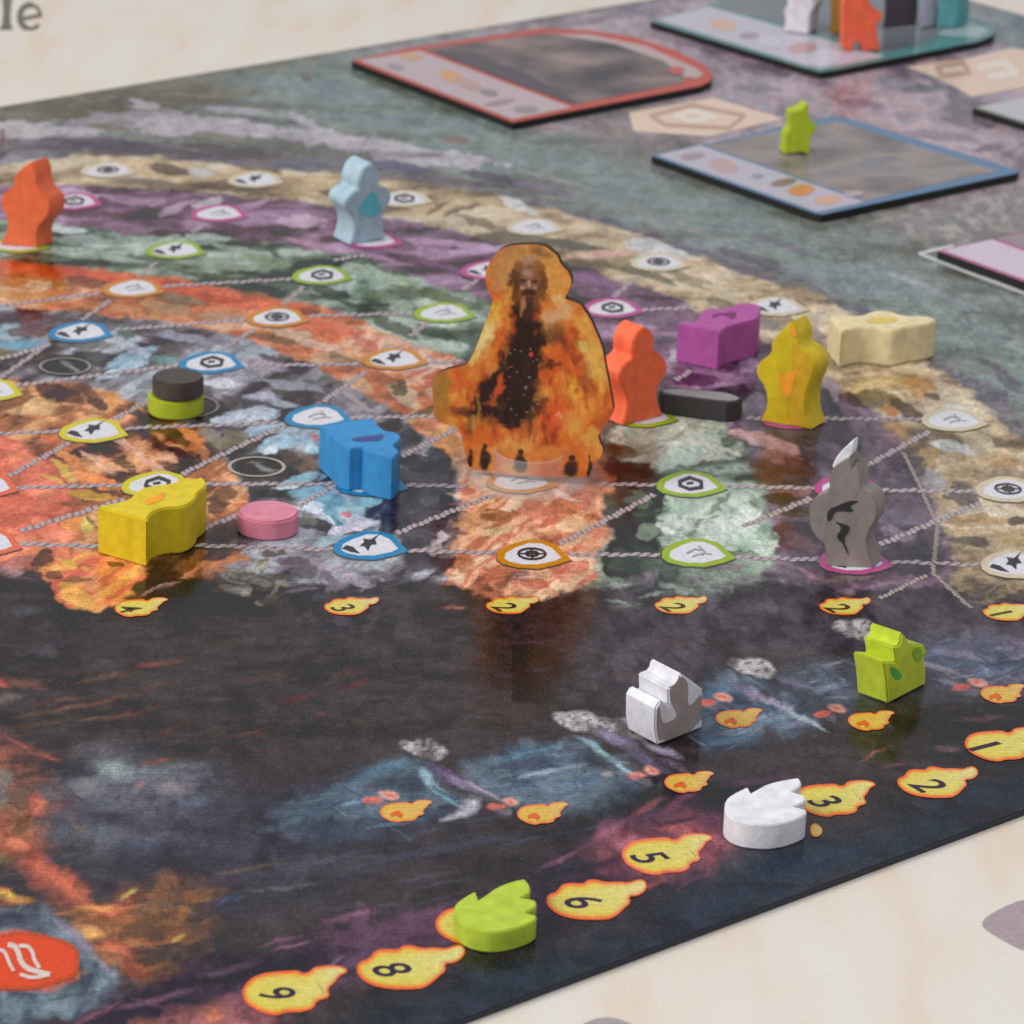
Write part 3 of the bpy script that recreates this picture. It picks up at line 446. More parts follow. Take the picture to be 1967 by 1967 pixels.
EDGE = [(430, 560, [(96, 88, 80), (150, 146, 134), (84, 70, 58)]), (560, 780, [(110, 100, 112), (150, 136, 150), (84, 76, 86), (176, 164, 178)]), (850, 1120, [(176, 104, 80), (206, 130, 100), (120, 80, 70)]), (1170, 1480, [(92, 104, 92), (138, 152, 138), (64, 70, 64), (118, 106, 116)]), (1480, 1830, [(104, 90, 102), (80, 72, 80), (130, 112, 118)]), (1830, 2000, [(150, 128, 96), (96, 82, 72)])]
for _ in range(150):
    x0_, x1_, cs_ = EDGE[rng.integers(6)]
    dab(rng.uniform(x0_, x1_), 1100 + abs(rng.normal(0, 26)), rng.uniform(10, 36), rng.uniform(3, 9), rng.normal(0, 22), cs_[rng.integers(len(cs_))], rng.uniform(.4, .85), .5, .003)
# grey rocks lower left, blue mist
fill([(100, 1500), (200, 1445), (245, 1442), (275, 1470), (400, 1480), (430, 1500), (390, 1560), (320, 1600), (250, 1640), (120, 1600), (90, 1540)], [(70, 66, 78), (92, 92, 104), (112, 118, 124)], nz='hstreak', soft=0.006, warp=0.006)
fill([(120, 1560), (400, 1530), (640, 1520), (720, 1600), (600, 1720), (400, 1720), (200, 1700)], [(54, 52, 60), (64, 62, 74), (76, 74, 90)], nz='hstreak', soft=0.012, a=0.8)
for (x, y, rx, ry, a, c, al) in [(215, 1480, 50, 26, 10, (136, 150, 150), .9), (170, 1510, 40, 18, -10, (116, 116, 122), .7), (330, 1510, 60, 20, 0, (124, 118, 126), .8), (260, 1545, 90, 14, -6, (98, 96, 112), .7), (370, 1540, 50, 14, -10, (94, 98, 116), .7), (120, 1560, 40, 20, 10, (92, 92, 108), .7), (150, 1530, 50, 4, 45, (52, 44, 44), .7), (300, 1462, 40, 5, -14, (142, 64, 54), .8), (265, 1508, 20, 5, -10, (150, 96, 88), .8), (300, 1620, 120, 10, -8, (74, 74, 96), .6), (560, 1560, 60, 12, -8, (110, 120, 146), .6), (590, 1600, 60, 16, -6, (120, 126, 150), .6), (540, 1590, 60, 10, -6, (92, 100, 124), .6), (640, 1550, 90, 12, -14, (84, 108, 140), .7), (480, 1670, 90, 4, -12, (112, 96, 66), .7), (540, 1705, 100, 7, -8, (110, 104, 110), .6), (440, 1730, 50, 9, -8, (76, 96, 130), .6), (620, 1650, 100, 9, -10, (78, 78, 98), .6), (780, 1640, 120, 12, -8, (76, 80, 98), .6), (900, 1620, 120, 12, -10, (66, 72, 86), .6)]:
    dab(x, y, rx, ry, a, c, al, 0.8, 0.0018)
# molten streaks lower left
fill([(-250, 1400), (0, 1415), (40, 1440), (75, 1490), (105, 1530), (115, 1560), (85, 1590), (50, 1590), (0, 1625), (-250, 1640)], [(104, 70, 60), (158, 86, 68), (172, 100, 76), (130, 96, 78)], nz='streak', soft=0.005, warp=0.006, a=0.85)
fill([(0, 1600), (60, 1590), (75, 1620), (50, 1650), (0, 1640), (-250, 1660), (-250, 1600)], [(190, 120, 66), (166, 84, 60)], soft=0.005)
for (x, y, rx, ry, a, c, al) in [(10, 1500, 30, 30, 0, (120, 116, 108), .85), (0, 1530, 26, 20, 0, (110, 116, 122), .8), (50, 1580, 40, 20, -20, (132, 84, 58), .8), (30, 1560, 30, 16, -10, (160, 104, 74), .8), (75, 1545, 26, 26, 30, (206, 104, 78), .9), (40, 1430, 50, 5, 32, (150, 80, 72), .8), (90, 1455, 30, 5, 24, (150, 80, 58), .8), (60, 1640, 50, 18, 40, (132, 60, 52), .7), (30, 1620, 30, 14, 30, (212, 116, 80), .9), (0, 1650, 40, 14, 0, (106, 90, 62), .8), (0, 1715, 30, 14, 0, (216, 120, 60), .9), (30, 1725, 50, 12, 14, (214, 146, 66), .95), (20, 1718, 20, 8, 10, (226, 186, 60), .9), (0, 1735, 40, 6, 0, (176, 70, 46), .8)]:
    dab(x, y, rx, ry, a, c, al, 0.65, 0.0015)
fill([(74, 1655), (100, 1660), (130, 1690), (165, 1725), (200, 1735), (265, 1720), (270, 1725), (220, 1760), (180, 1750), (130, 1735), (100, 1700)], [(204, 80, 56), (224, 104, 66)], soft=0.003)
fill([(105, 1735), (200, 1730), (260, 1715), (330, 1700), (300, 1730), (400, 1735), (330, 1800), (345, 1820), (295, 1815), (330, 1870), (290, 1880), (250, 1880), (200, 1830), (150, 1790)], [(112, 78, 52), (160, 94, 56), (184, 120, 64), (96, 70, 52), (150, 80, 56)], nz='streak', soft=0.007, warp=0.006, a=0.85)
for (x, y, rx, ry, a, c, al) in [(250, 1715, 24, 6, -30, (206, 176, 66), .9), (190, 1740, 50, 9, -4, (214, 140, 62), .9), (170, 1790, 40, 18, 10, (222, 160, 80), .9), (340, 1805, 16, 8, -20, (200, 160, 60), .9), (320, 1770, 40, 14, -20, (120, 92, 58), .6), (230, 1820, 50, 16, 20, (190, 92, 64), .8), (260, 1860, 40, 20, 30, (150, 70, 54), .8), (150, 1755, 26, 8, 10, (92, 62, 46), .7), (300, 1740, 60, 12, -14, (112, 90, 66), .7), (360, 1780, 40, 20, -20, (60, 52, 50), .6)]:
    dab(x, y, rx, ry, a, c, al, 0.65, 0.0015)
# blue rock plate with the lava oval
fill([(-250, 1735), (0, 1740), (70, 1740), (105, 1745), (150, 1800), (250, 1880), (248, 1915), (180, 1940), (90, 1965), (60, 2000), (-250, 2100)], [(72, 80, 92), (92, 106, 118), (108, 126, 136)], nz='fine', soft=0.001)
fill([(-250, 1740), (70, 1740), (100, 1760), (90, 1790), (0, 1790), (-250, 1800)], [(58, 58, 70), (76, 74, 90), (54, 54, 56)], nz='hstreak', soft=0.004)
for (x, y, rx, ry, a, c, al) in [(150, 1800, 70, 12, 40, (128, 126, 148), .8), (200, 1850, 40, 10, 40, (142, 142, 160), .8), (210, 1890, 40, 20, 0, (110, 134, 146), .7), (40, 1930, 60, 16, 0, (94, 112, 126), .6), (110, 1900, 50, 16, 0, (92, 112, 122), .6), (120, 1915, 90, 4, -8, (70, 74, 92), .6)]:
    dab(x, y, rx, ry, a, c, al, 0.65, 0.0015)
fill(smooth([(-120, 1800), (0, 1796), (40, 1788), (100, 1798), (150, 1815), (156, 1850), (150, 1880), (110, 1890), (60, 1905), (0, 1902), (-120, 1910)], 2), [(190, 72, 50), (214, 84, 58)], nz='mid', soft=0.0012, warp=0.003)
dab(150, 1865, 9, 16, 0, (222, 140, 56), 0.9); dab(130, 1820, 24, 9, 30, (176, 84, 56), 0.8)
# procession of veiled figures: blue cloth, pale arms
fill([(520, 1560), (640, 1500), (700, 1470), (790, 1455), (830, 1470), (900, 1540), (880, 1580), (760, 1600), (600, 1620)], [(52, 54, 64), (64, 74, 88), (82, 100, 116)], nz='streak', soft=0.003, warp=0.006, a=0.85)
fill([(900, 1470), (1010, 1430), (1100, 1420), (1180, 1470), (1230, 1510), (1180, 1540), (1060, 1560), (960, 1560)], [(56, 60, 74), (74, 86, 104), (98, 116, 132)], nz='streak', soft=0.003, warp=0.006, a=0.9)
fill([(1330, 1320), (1390, 1300), (1470, 1320), (1540, 1370), (1520, 1400), (1420, 1430), (1330, 1440)], [(56, 66, 84), (70, 90, 110), (104, 122, 140)], nz='streak', soft=0.003, warp=0.006, a=0.85)
fill([(1500, 1300), (1600, 1270), (1650, 1330), (1620, 1360), (1560, 1350)], [(74, 84, 100), (96, 110, 130)], nz='streak', soft=0.006, a=0.7)
fill([(1780, 1240), (1900, 1220), (2100, 1240), (2100, 1330), (1880, 1320), (1780, 1330)], [(92, 86, 108), (120, 110, 134), (84, 92, 110)], nz='streak', soft=0.008, a=0.8)
for (x, y, rx, ry, a, c, al) in [(740, 1475, 60, 12, -16, (80, 112, 134), .85), (700, 1490, 60, 8, -20, (66, 92, 116), .8), (860, 1490, 50, 16, 20, (92, 74, 108), .9), (900, 1510, 60, 9, 30, (132, 116, 144), .8), (930, 1520, 50, 6, 30, (172, 156, 176), .8), (820, 1495, 14, 26, -30, (150, 182, 196), .8), (860, 1535, 46, 5, 32, (110, 170, 186), .9), (700, 1540, 60, 6, -14, (110, 146, 172), .7), (760, 1580, 80, 5, -8, (88, 112, 136), .7), (1000, 1450, 60, 12, -14, (82, 114, 138), .85), (1060, 1435, 40, 8, -14, (94, 132, 152), .8), (1060, 1480, 90, 6, -12, (140, 160, 184), .8), (1120, 1500, 60, 9, -8, (76, 104, 136), .8), (980, 1510, 60, 9, -6, (74, 84, 110), .7),
     (1150, 1440, 60, 7, 32, (140, 176, 190), .85), (1200, 1480, 40, 6, 36, (150, 182, 196), .9), (1180, 1420, 60, 14, 20, (138, 124, 154), .85), (1240, 1460, 60, 14, 30, (104, 92, 122), .85), (1270, 1440, 50, 10, 24, (150, 140, 164), .8), (1170, 1490, 16, 9, 0, (176, 170, 160), .6), (1220, 1410, 30, 14, 10, (158, 148, 162), .7), (1290, 1470, 40, 9, 30, (122, 98, 118), .7), (1370, 1330, 50, 12, -20, (74, 108, 138), .8), (1440, 1330, 60, 12, 20, (128, 116, 142), .85), (1490, 1350, 70, 9, 30, (150, 142, 162), .8), (1540, 1380, 60, 5, 30, (160, 180, 186), .9), (1460, 1390, 70, 10, -20, (112, 140, 156), .7), (1400, 1420, 70, 8, -14, (76, 102, 126), .8), (1470, 1380, 60, 6, -10, (150, 156, 176), .6), (1520, 1390, 50, 8, -10, (120, 128, 150), .6), (1520, 1310, 40, 10, 20, (110, 104, 130), .7), (1590, 1320, 40, 9, -10, (134, 144, 160), .6), (1570, 1280, 40, 10, 0, (92, 104, 124), .6), (1800, 1280, 60, 8, 20, (150, 144, 164), .7), (1860, 1260, 60, 10, 10, (132, 122, 146), .7), (1900, 1290, 60, 9, -10, (104, 120, 142), .7), (1820, 1310, 40, 6, 10, (160, 160, 176), .6), (1930, 1250, 50, 9, 0, (110, 116, 140), .6)]:
    dab(x, y, rx, ry, a, c, al, 0.65, 0.0015)
for _ in range(170):
    cx_, cy_, wx_, hy_ = [(720, 1540, 150, 60), (1070, 1490, 130, 50), (1430, 1380, 100, 50), (1600, 1310, 60, 30), (1890, 1280, 90, 40)][rng.integers(5)]
    x = rng.normal(cx_, wx_ * .55); y = rng.normal(cy_, hy_ * .5)
    dab(x, y, rng.uniform(16, 50), rng.uniform(1.5, 4), rng.normal(-14, 7) if rng.random() < .7 else 30, [(122, 138, 158), (148, 152, 170), (56, 62, 80), (44, 44, 56), (84, 124, 150), (110, 98, 128)][rng.integers(6)], rng.uniform(.3, .6), .8, .001)
fill(smooth([(840, 1580), (880, 1565), (905, 1530), (918, 1535), (915, 1560), (880, 1575)], 1), (186, 180, 192), 0.95, 0.001, 0.002)
fill([(1130, 1545), (1230, 1520), (1290, 1520), (1240, 1560), (1150, 1570)], [(40, 40, 44), (54, 54, 60)], nz='fine', soft=0.006, a=0.8)
for (x, y) in [(812, 1438), (1103, 1385), (1445, 1282), (1190, 1395), (1640, 1208)]:
    dab(x + 14, y + 2, 38, 22, 14, [(96, 88, 90), (150, 142, 146), (178, 170, 172)], 0.95, 0.25, 0.0015, 'fine'); dab(x - 22, y - 2, 26, 14, 24, [(126, 118, 120), (176, 168, 172)], 0.95, 0.3, 0.0015, 'fine')
    for (dx, dy) in [(-10, -8), (-24, 8), (8, 6), (26, 2), (-38, -8), (18, -10)]: dab(x + dx, y + dy, 8, 3, -20, (78, 70, 76), 0.8, 0.5, 0.001)
for (x, y) in [(730, 1533), (965, 1545), (1235, 1485), (1370, 1343), (1590, 1365), (1860, 1315)]:
    dab(x - 14, y + 5, 20, 8, -6, (206, 92, 76), 0.95, 0.3, 0.001); dab(x + 16, y - 5, 22, 9, 14, (206, 142, 124), 0.95, 0.3, 0.001); dab(x + 16, y - 5, 10, 4, 14, (206, 96, 72), 0.9, 0.4, 0.001); dab(x + 2, y + 14, 20, 7, 10, (110, 98, 106), 0.6)
# cliffs of the scoring track
fill([(40, 2100), (120, 1960), (300, 1890), (400, 1850), (520, 1820), (570, 1800), (640, 1785), (720, 1760), (800, 1745), (870, 1740), (1010, 1700), (1060, 1660), (1150, 1620), (1210, 1560), (1290, 1530), (1390, 1500), (1500, 1490), (1540, 1500), (1380, 1560), (1390, 1620), (1320, 1680), (1230, 1730), (1000, 1800), (700, 1880), (500, 1950), (350, 2100)], [(46, 38, 48), (64, 46, 60), (90, 62, 82)], nz='streak', soft=0.004, warp=0.007)
fill([(1150, 1640), (1210, 1590), (1290, 1560), (1390, 1590), (1390, 1680), (1290, 1690), (1180, 1680)], [(110, 60, 74), (150, 82, 96), (122, 66, 76)], nz='mid', soft=0.005, warp=0.006)
fill([(280, 1990), (330, 1950), (420, 1930), (480, 1920), (520, 1960), (460, 2010)], [(140, 78, 88), (170, 100, 100), (206, 116, 76)], nz='mid', soft=0.004)
for (x, y, rx, ry, a, c, al) in [(540, 1805, 60, 5, -12, (110, 70, 98), .8), (560, 1815, 50, 4, -10, (134, 88, 110), .8), (680, 1760, 70, 7, -14, (120, 78, 104), .8), (800, 1755, 60, 12, -10, (96, 66, 90), .8), (640, 1850, 30, 5, -30, (110, 88, 110), .7), (440, 1860, 80, 9, -16, (92, 66, 86), .8), (300, 1920, 90, 8, -16, (110, 74, 96), .8), (180, 1950, 80, 7, -22, (124, 74, 90), .8), (1080, 1650, 60, 7, -28, (122, 76, 98), .8), (1170, 1600, 50, 9, -30, (142, 84, 106), .8), (1240, 1550, 50, 7, -34, (150, 76, 84), .8), (1300, 1540, 60, 9, -30, (112, 62, 82), .8), (1210, 1620, 40, 20, -20, (190, 108, 126), .7), (1300, 1590, 60, 9, 0, (176, 82, 84), .7), (1360, 1640, 30, 30, 0, (132, 66, 82), .6), (1250, 1700, 40, 7, -20, (150, 76, 82), .7), (1340, 1690, 40, 6, -24, (140, 74, 84), .7), (1370, 1580, 40, 8, -10, (92, 58, 82), .6), (1300, 1575, 50, 6, -10, (46, 36, 44), .7), (1160, 1660, 50, 12, -20, (48, 38, 48), .7), (1680, 1450, 40, 4, -30, (140, 84, 92), .8), (1720, 1470, 30, 4, -10, (120, 76, 84), .7), (1820, 1440, 30, 8, 0, (110, 84, 96), .6), (1450, 1500, 60, 8, -10, (92, 62, 80), .6), (1880, 1380, 60, 8, -8, (104, 72, 90), .7)]:
    dab(x, y, rx, ry, a, c, al, 0.65, 0.0015)
# dark water along the near edge
fill([(300, 2400), (500, 2010), (700, 1960), (900, 1880), (1200, 1790), (1420, 1640), (1560, 1610), (1700, 1590), (1900, 1500), (2100, 1400), (2400, 1300), (2400, 1500), (1967, 1560), (860, 1990), (500, 2400)], [(38, 42, 52), (46, 52, 62), (44, 54, 64)], nz='hstreak', soft=0.006, warp=0.005)
for (x, y, rx, ry, a, c, al) in [(1130, 1790, 60, 8, -8, (62, 72, 92), .5), (1300, 1800, 90, 9, -12, (40, 48, 60), .5), (1600, 1640, 90, 10, -14, (56, 62, 74), .5), (1850, 1560, 70, 9, -12, (48, 56, 68), .5), (820, 1920, 60, 9, -10, (56, 58, 76), .5)]:
    dab(x, y, rx, ry, a, c, al, 0.8, 0.004)
line([(1768, 487), (1850, 518), (1975, 566)], 7, (186, 190, 190), 0.9, warp=0.0005); line([(1768, 487), (1800, 476)], 6, (190, 192, 192), 0.9, warp=0.0005)
# ---- small loose brushwork over everything: short dabs that pick up the paint below
nd = 6000
bi = rng.integers(12, NX - 12, nd); bj = rng.integers(12, NY - 12, nd)
for i, j in zip(bi, bj):
    c = CAN[i, j] * (0.72 + 0.6 * rng.random()) * (1 + 0.10 * (rng.random(3) - 0.5))
    L = int(rng.integers(3, 11)); th = rng.normal(0.75, 0.5); ca, sa = math.cos(th), math.sin(th); w = 0.9 + 1.6 * rng.random()
    r = L + 2; i0, i1, j0, j1 = max(0, i - r), min(NX + 1, i + r + 1), max(0, j - r), min(NY + 1, j + r + 1)
    a_, b_ = np.meshgrid(np.arange(i0, i1) - i, np.arange(j0, j1) - j, indexing='ij')
    p = (a_ * ca - b_ * sa) / L; q = (a_ * sa + b_ * ca) / w
    al = np.clip((1 - np.sqrt(p * p + q * q)) * 1.6, 0, 0.4)[..., None]
    CAN[i0:i1, j0:j1] = CAN[i0:i1, j0:j1] * (1 - al) + c * al
# fine mottling of the paint
CAN *= (0.90 + 0.20 * NF['fine'] + 0.14 * (NF['mid'] - 0.5))[..., None]
def facet(u, v, seed):
    """value per angular cell: flat planes like knife-painted rock"""
    r = np.random.default_rng(seed).random((3, 256, 256)).astype(np.float32); iu = np.floor(u).astype(np.int32); iv = np.floor(v).astype(np.int32)
    best = np.full(u.shape, 1e9, np.float32); val = np.zeros(u.shape, np.float32)
    for di in (-1, 0, 1):
        for dj in (-1, 0, 1):
            a, b = (iu + di) & 255, (iv + dj) & 255; d = (iu + di + r[0][a, b] - u) ** 2 + (iv + dj + r[1][a, b] - v) ** 2
            m = d < best; best[m] = d[m]; val[m] = r[2][a, b][m]
    return val
hs = fbm((LA - 0.25 * AW) / 0.011, (AW + 0.5 * LA) / 0.0042, 401)
lum = CAN.mean(-1); dk = np.clip((0.10 - lum) / 0.08, 0, 1)
U1 = LA + WX * 0.006 + WX2 * 0.002; V1 = AW + WY * 0.012 + WY2 * 0.004
f1 = facet((U1 + 0.35 * V1) / 0.0052, (V1 - 0.5 * U1) / 0.0090, 501); f2 = facet((U1 - 0.2 * V1) / 0.0022, (V1 + 0.3 * U1) / 0.0046, 511); f3 = facet(U1 / 0.0011, V1 / 0.0024, 521)
det = 0.34 * (f1 - 0.5) + 0.30 * (f2 - 0.5) + 0.20 * (f3 - 0.5) + 0.16 * (hs - 0.5)
fade = np.clip((AW - 0.16) / 0.12, 0, 1) * 0.55                # broad quiet water and sky on the far side
CAN *= (1 + det * (1 - 0.62 * dk) * (1 - fade) * 0.92)[..., None]
tint = ((f2 - 0.5) * (1 - fade))[..., None] * np.array([0.05, 0.0, -0.05]); CAN *= (1 + tint).astype(np.float32)
CAN += (dk * (0.004 + 0.010 * (hs - 0.5)))[..., None] * np.array([1.0, 0.98, 1.25], np.float32)
CAN *= (1 + dk[..., None] * np.array([-0.06, -0.01, 0.07])).astype(np.float32)
CAN = np.maximum(CAN, 0.004); CAN = (CAN * 0.86 + CAN.mean(-1, keepdims=True) * 0.14).astype(np.float32)
# the photograph shows ink plus the lacquer's reflection of the white room: take the reflection off to get the ink
dx_, dy_ = GX - CAM[0], GY - CAM[1]; ci = CAM[2] / np.sqrt(dx_ * dx_ + dy_ * dy_ + CAM[2] ** 2); ct = np.sqrt(1 - (1 - ci * ci) / IORB ** 2)
fr = 0.5 * (((ci - IORB * ct) / (ci + IORB * ct)) ** 2 + ((IORB * ci - ct) / (IORB * ci + ct)) ** 2)
CAN = np.maximum((CAN - (SKY * fr * 0.62)[..., None]) * GAIN, CAN * 0.10).astype(np.float32)
del WX, WY, WX2, WY2, LA, AW, hs, lum, dk, U1, V1, f1, f2, f3, det, tint, fade

# ---- mesh of the sheet: fine where the photograph looks, coarse elsewhere
def projv(X, Y):
    d = np.stack([X - CAM[0], Y - CAM[1], np.full_like(X, -CAM[2])], -1) @ ROT
    return CX + FOC * d[..., 0] / -d[..., 2], CX - FOC * d[..., 1] / -d[..., 2]
BS = 8
bxx, byy = np.meshgrid(gx[::BS], gy[::BS], indexing='ij'); u, v = projv(bxx, byy)
ok = (u > -60) & (u < PX + 60) & (v > -60) & (v < PX + 60)
dense = ok[:-1, :-1] | ok[1:, :-1] | ok[:-1, 1:] | ok[1:, 1:]
idx = np.arange((NX + 1) * (NY + 1)).reshape(NX + 1, NY + 1)
dm = np.repeat(np.repeat(dense, BS, 0), BS, 1)
q1 = np.stack([idx[:-1, :-1][dm], idx[1:, :-1][dm], idx[1:, 1:][dm], idx[:-1, 1:][dm]], -1)
ib = idx[::BS, ::BS]; nm = ~dense
q2 = np.stack([ib[:-1, :-1][nm], ib[1:, :-1][nm], ib[1:, 1:][nm], ib[:-1, 1:][nm]], -1)
Q = np.concatenate([q1, q2]); used, inv = np.unique(Q, return_inverse=True); inv = inv.reshape(-1)
co = np.zeros((len(used), 3), np.float32); co[:, 0] = GX.reshape(-1)[used]; co[:, 1] = GY.reshape(-1)[used]
me = bpy.data.meshes.new('printed_sheet')
me.vertices.add(len(used)); me.vertices.foreach_set('co', co.reshape(-1))
me.loops.add(len(inv)); me.loops.foreach_set('vertex_index', inv.astype(np.int32))
me.polygons.add(len(Q)); me.polygons.foreach_set('loop_start', np.arange(0, len(inv), 4, dtype=np.int32)); me.polygons.foreach_set('loop_total', np.full(len(Q), 4, np.int32))
me.update(calc_edges=True)
at = me.attributes.new('paint', 'FLOAT_COLOR', 'POINT')
cc = np.ones((len(used), 4), np.float32); cc[:, :3] = np.clip(CAN.reshape(-1, 3)[used], 0.005, 0.9); at.data.foreach_set('color', cc.reshape(-1))
SHEET = mat('printed_board_sheet', rough=0.16, spec=0.5, attr='paint', grain=0.14, gscale=800, print_dots=0.20, bump=0.03, ior=IORB, specks=0.035, brush=0.16)
link('printed_sheet', me, SHEET, board)
print('board quads', len(Q))

# ================================================================== printed marks on the board
def near_offset(tpl, c0):
    """template given in pixels round c0 -> offsets in the plane of the board"""
    o = P(*c0); return [P(x, y) - o for x, y in tpl]
# ropes between the medallions: twisted strands drawn as slanted lozenges
ROPE = inkmat((176, 162, 166)); ROPED = inkmat((136, 122, 126))
def rope(p0, p1, w=0.00072, colm=ROPE):
    a = P(*p0); b = P(*p1); d = b - a; L = np.linalg.norm(d[:2]); d = d / L; q = np.array([-d[1], d[0], 0])
    bm = bmesh.new(); sw = w * (1.0 + 0.9 * abs(d @ np.array([_r[0], _r[1], 0]))); n = max(3, int(L / (1.2 * sw + 0.0006))); z0 = 0.00008; k2 = random.random() * 9
    s = L / n
    for k in range(n):
        w0, w1 = (sw * 0.25 * math.sin(t * 1.9 + k2) for t in (k, k + 1)); c0 = a + d * k * s + q * w0; c1 = a + d * (k + 1) * s + q * w1; e = q * sw * 0.62
        flat_poly(bm, [p + np.array([0, 0, z0 - 0.00003]) for p in (c0 + e, c1 + e, c1 - e, c0 - e)], 1)
    for k in range(n):
        wob = sw * 0.25 * math.sin((k + 0.5) * 1.9 + k2); c = a + d * (k + 0.5) * s + q * wob; z = z0 + (k % 3) * 5e-6; j = 0.85 + 0.3 * random.random()
        pts = [c + d * s * 0.70 + q * sw * j, c + d * s * 0.05 + q * sw * 1.0 * j, c - d * s * 0.70 - q * sw * 0.9 * j, c - d * s * 0.05 - q * sw * 1.0 * j]
        flat_poly(bm, [p + np.array([0, 0, z]) for p in pts], 0)
    return bm_link('printed_rope', bm, [colm, ROPED], board)
for r in [((20, 938), (240, 932)), ((390, 930), (640, 930)), ((780, 932), (896, 935)), ((1148, 930), (1262, 932)), ((1385, 935), (1575, 938)), ((1690, 942), (1870, 944)),
          ((30, 1045), (190, 1050)), ((376, 1048), (642, 1056)), ((785, 1057), (950, 1063)), ((1090, 1066), (1268, 1066)), ((1408, 1071), (1590, 1076)), ((1710, 1079), (1882, 1086)),
          ((-30, 834), (115, 829)), ((239, 823), (535, 812)), ((27, 741), (345, 702)), ((219, 634), (471, 615)), ((591, 607), (795, 602)), ((311, 550), (562, 536)), ((0, 588), (191, 564)),
          ((478, 702), (690, 700)), ((819, 697), (890, 694)), ((668, 803), (836, 800)), ((1432, 803), (1772, 806)), ((1214, 596), (1338, 591)), ((640, 500), (700, 490)),
          ((17, 915), (133, 851)), ((219, 806), (290, 768)), ((-10, 733), (96, 659)), ((157, 615), (212, 577)), ((420, 676), (489, 632)), ((543, 586), (584, 550)), ((620, 772), (702, 714)),
          ((788, 646), (822, 619)), ((887, 557), (920, 536)), ((266, 533), (301, 504)), ((369, 447), (396, 430)), ((771, 878), (894, 813)), ((761, 1025), (945, 952)), ((1075, 1046), (1258, 950)),
          ((1427, 1012), (1560, 957)), ((1690, 1047), (1882, 967)), ((1663, 896), (1786, 829)), ((348, 912), (547, 816)), ((38, 1021), (240, 959)), ((388, 1017), (456, 990)), ((572, 973), (639, 936)),
          ((1178, 571), (1229, 529)), ((1298, 731), (1328, 712)), ((661, 752), (713, 793)), ((0, 690), (90, 665))]:
    rope(*r)
for seg in [((1735, 869), (1766, 932)), ((1766, 932), (1801, 1012)), ((1801, 1012), (1792, 1101)), ((1792, 1101), (1864, 1168)), ((1780, 1105), (1690, 1150))]:
    rope(*seg, w=0.0005, colm=inkmat((166, 154, 146)))

# shield-shaped medallions
MED_O = [(640, 1058), (643, 1046), (652, 1038), (669, 1030), (702, 1021), (729, 1022), (757, 1030), (768, 1043), (784, 1059), (756, 1068), (719, 1076), (679, 1074), (650, 1067)]
MED_I = [(655, 1057), (659, 1046), (679, 1036), (706, 1027), (729, 1028), (749, 1037), (757, 1046), (765, 1055), (752, 1061), (718, 1068), (688, 1068), (665, 1063)]
mo = near_offset(MED_O, (709, 1050)); mi_ = near_offset(MED_I, (709, 1050))
WHITE = inkmat((216, 213, 220)); ICON = inkmat((72, 66, 66)); ICONL = inkmat((150, 146, 152)); DARK = inkmat((92, 84, 80))
def icon_quads(kind):
    c = (709, 1049)
    if kind == 'bird': return [[[(734, 1023), (721, 1036), (724, 1047), (713, 1048), (707, 1060), (700, 1051), (690, 1050), (699, 1042), (697, 1035), (712, 1037)], [(655, 1055), (664, 1048), (677, 1051), (692, 1065), (674, 1062)]]]
    if kind == 'house': return [stroke_pts([(690, 1043), (712, 1035), (734, 1043), (732, 1056), (706, 1060), (688, 1052)], 8, True) + stroke_pts([(704, 1048), (716, 1046)], 6)]
    if kind == 'wheel':
        o = [(709 + 27 * math.cos(t), 1048 + 10.5 * math.sin(t)) for t in np.linspace(0, 2 * math.pi, 15)[:-1]]; i = [(709 + 13 * math.cos(t), 1048 + 5 * math.sin(t)) for t in np.linspace(0, 2 * math.pi, 9)[:-1]]
        return [stroke_pts(o, 4.5, True) + stroke_pts(i, 4, True) + stroke_pts([(686, 1048), (732, 1048)], 3) + stroke_pts([(709, 1039), (709, 1057)], 4)]
    return [stroke_pts([(690, 1050), (708, 1042), (722, 1044)], 4) + stroke_pts([(700, 1056), (724, 1050), (738, 1052)], 3) + stroke_pts([(716, 1036), (726, 1046), (720, 1054)], 3)]
ICONS = {}
for k in ('bird', 'house', 'wheel', 'quill'):
    q = icon_quads(k)[0]; o = P(709, 1050); ICONS[k] = [[P(*p) - o for p in s] for s in q]
RIM = {'gold': (206, 192, 166), 'pink': (188, 84, 144), 'green': (150, 176, 46), 'amber': (198, 136, 52), 'blue': (40, 134, 182), 'yellow': (206, 194, 48), 'red': (222, 110, 82)}
def medallion(x, y, rim, icon, s=1.0):
    c = P(x, y); bm = bmesh.new(); e = 0.00012; jz = random.random() * 2e-6
    halo = [c + p * s * 1.02 + np.array([-0.0004, -0.0005, e - 0.000012 + jz]) for p in mo]; flat_poly(bm, halo, 3)
    flat_poly(bm, [c + p * s + np.array([0, 0, e + jz]) for p in mo], 0)
    flat_poly(bm, [c + p * s + np.array([0, 0, e + 0.00002 + jz]) for p in mi_], 1)
    for k, q in enumerate(ICONS[icon]): flat_poly(bm, [c + p * s * 0.98 + np.array([0, 0, e + 0.00004 + k * 3e-6]) for p in q], 2)
    return bm_link('printed_medallion', bm, [inkmat(RIM[rim]), WHITE, ICONL if icon == 'quill' else ICON, DARK], board)
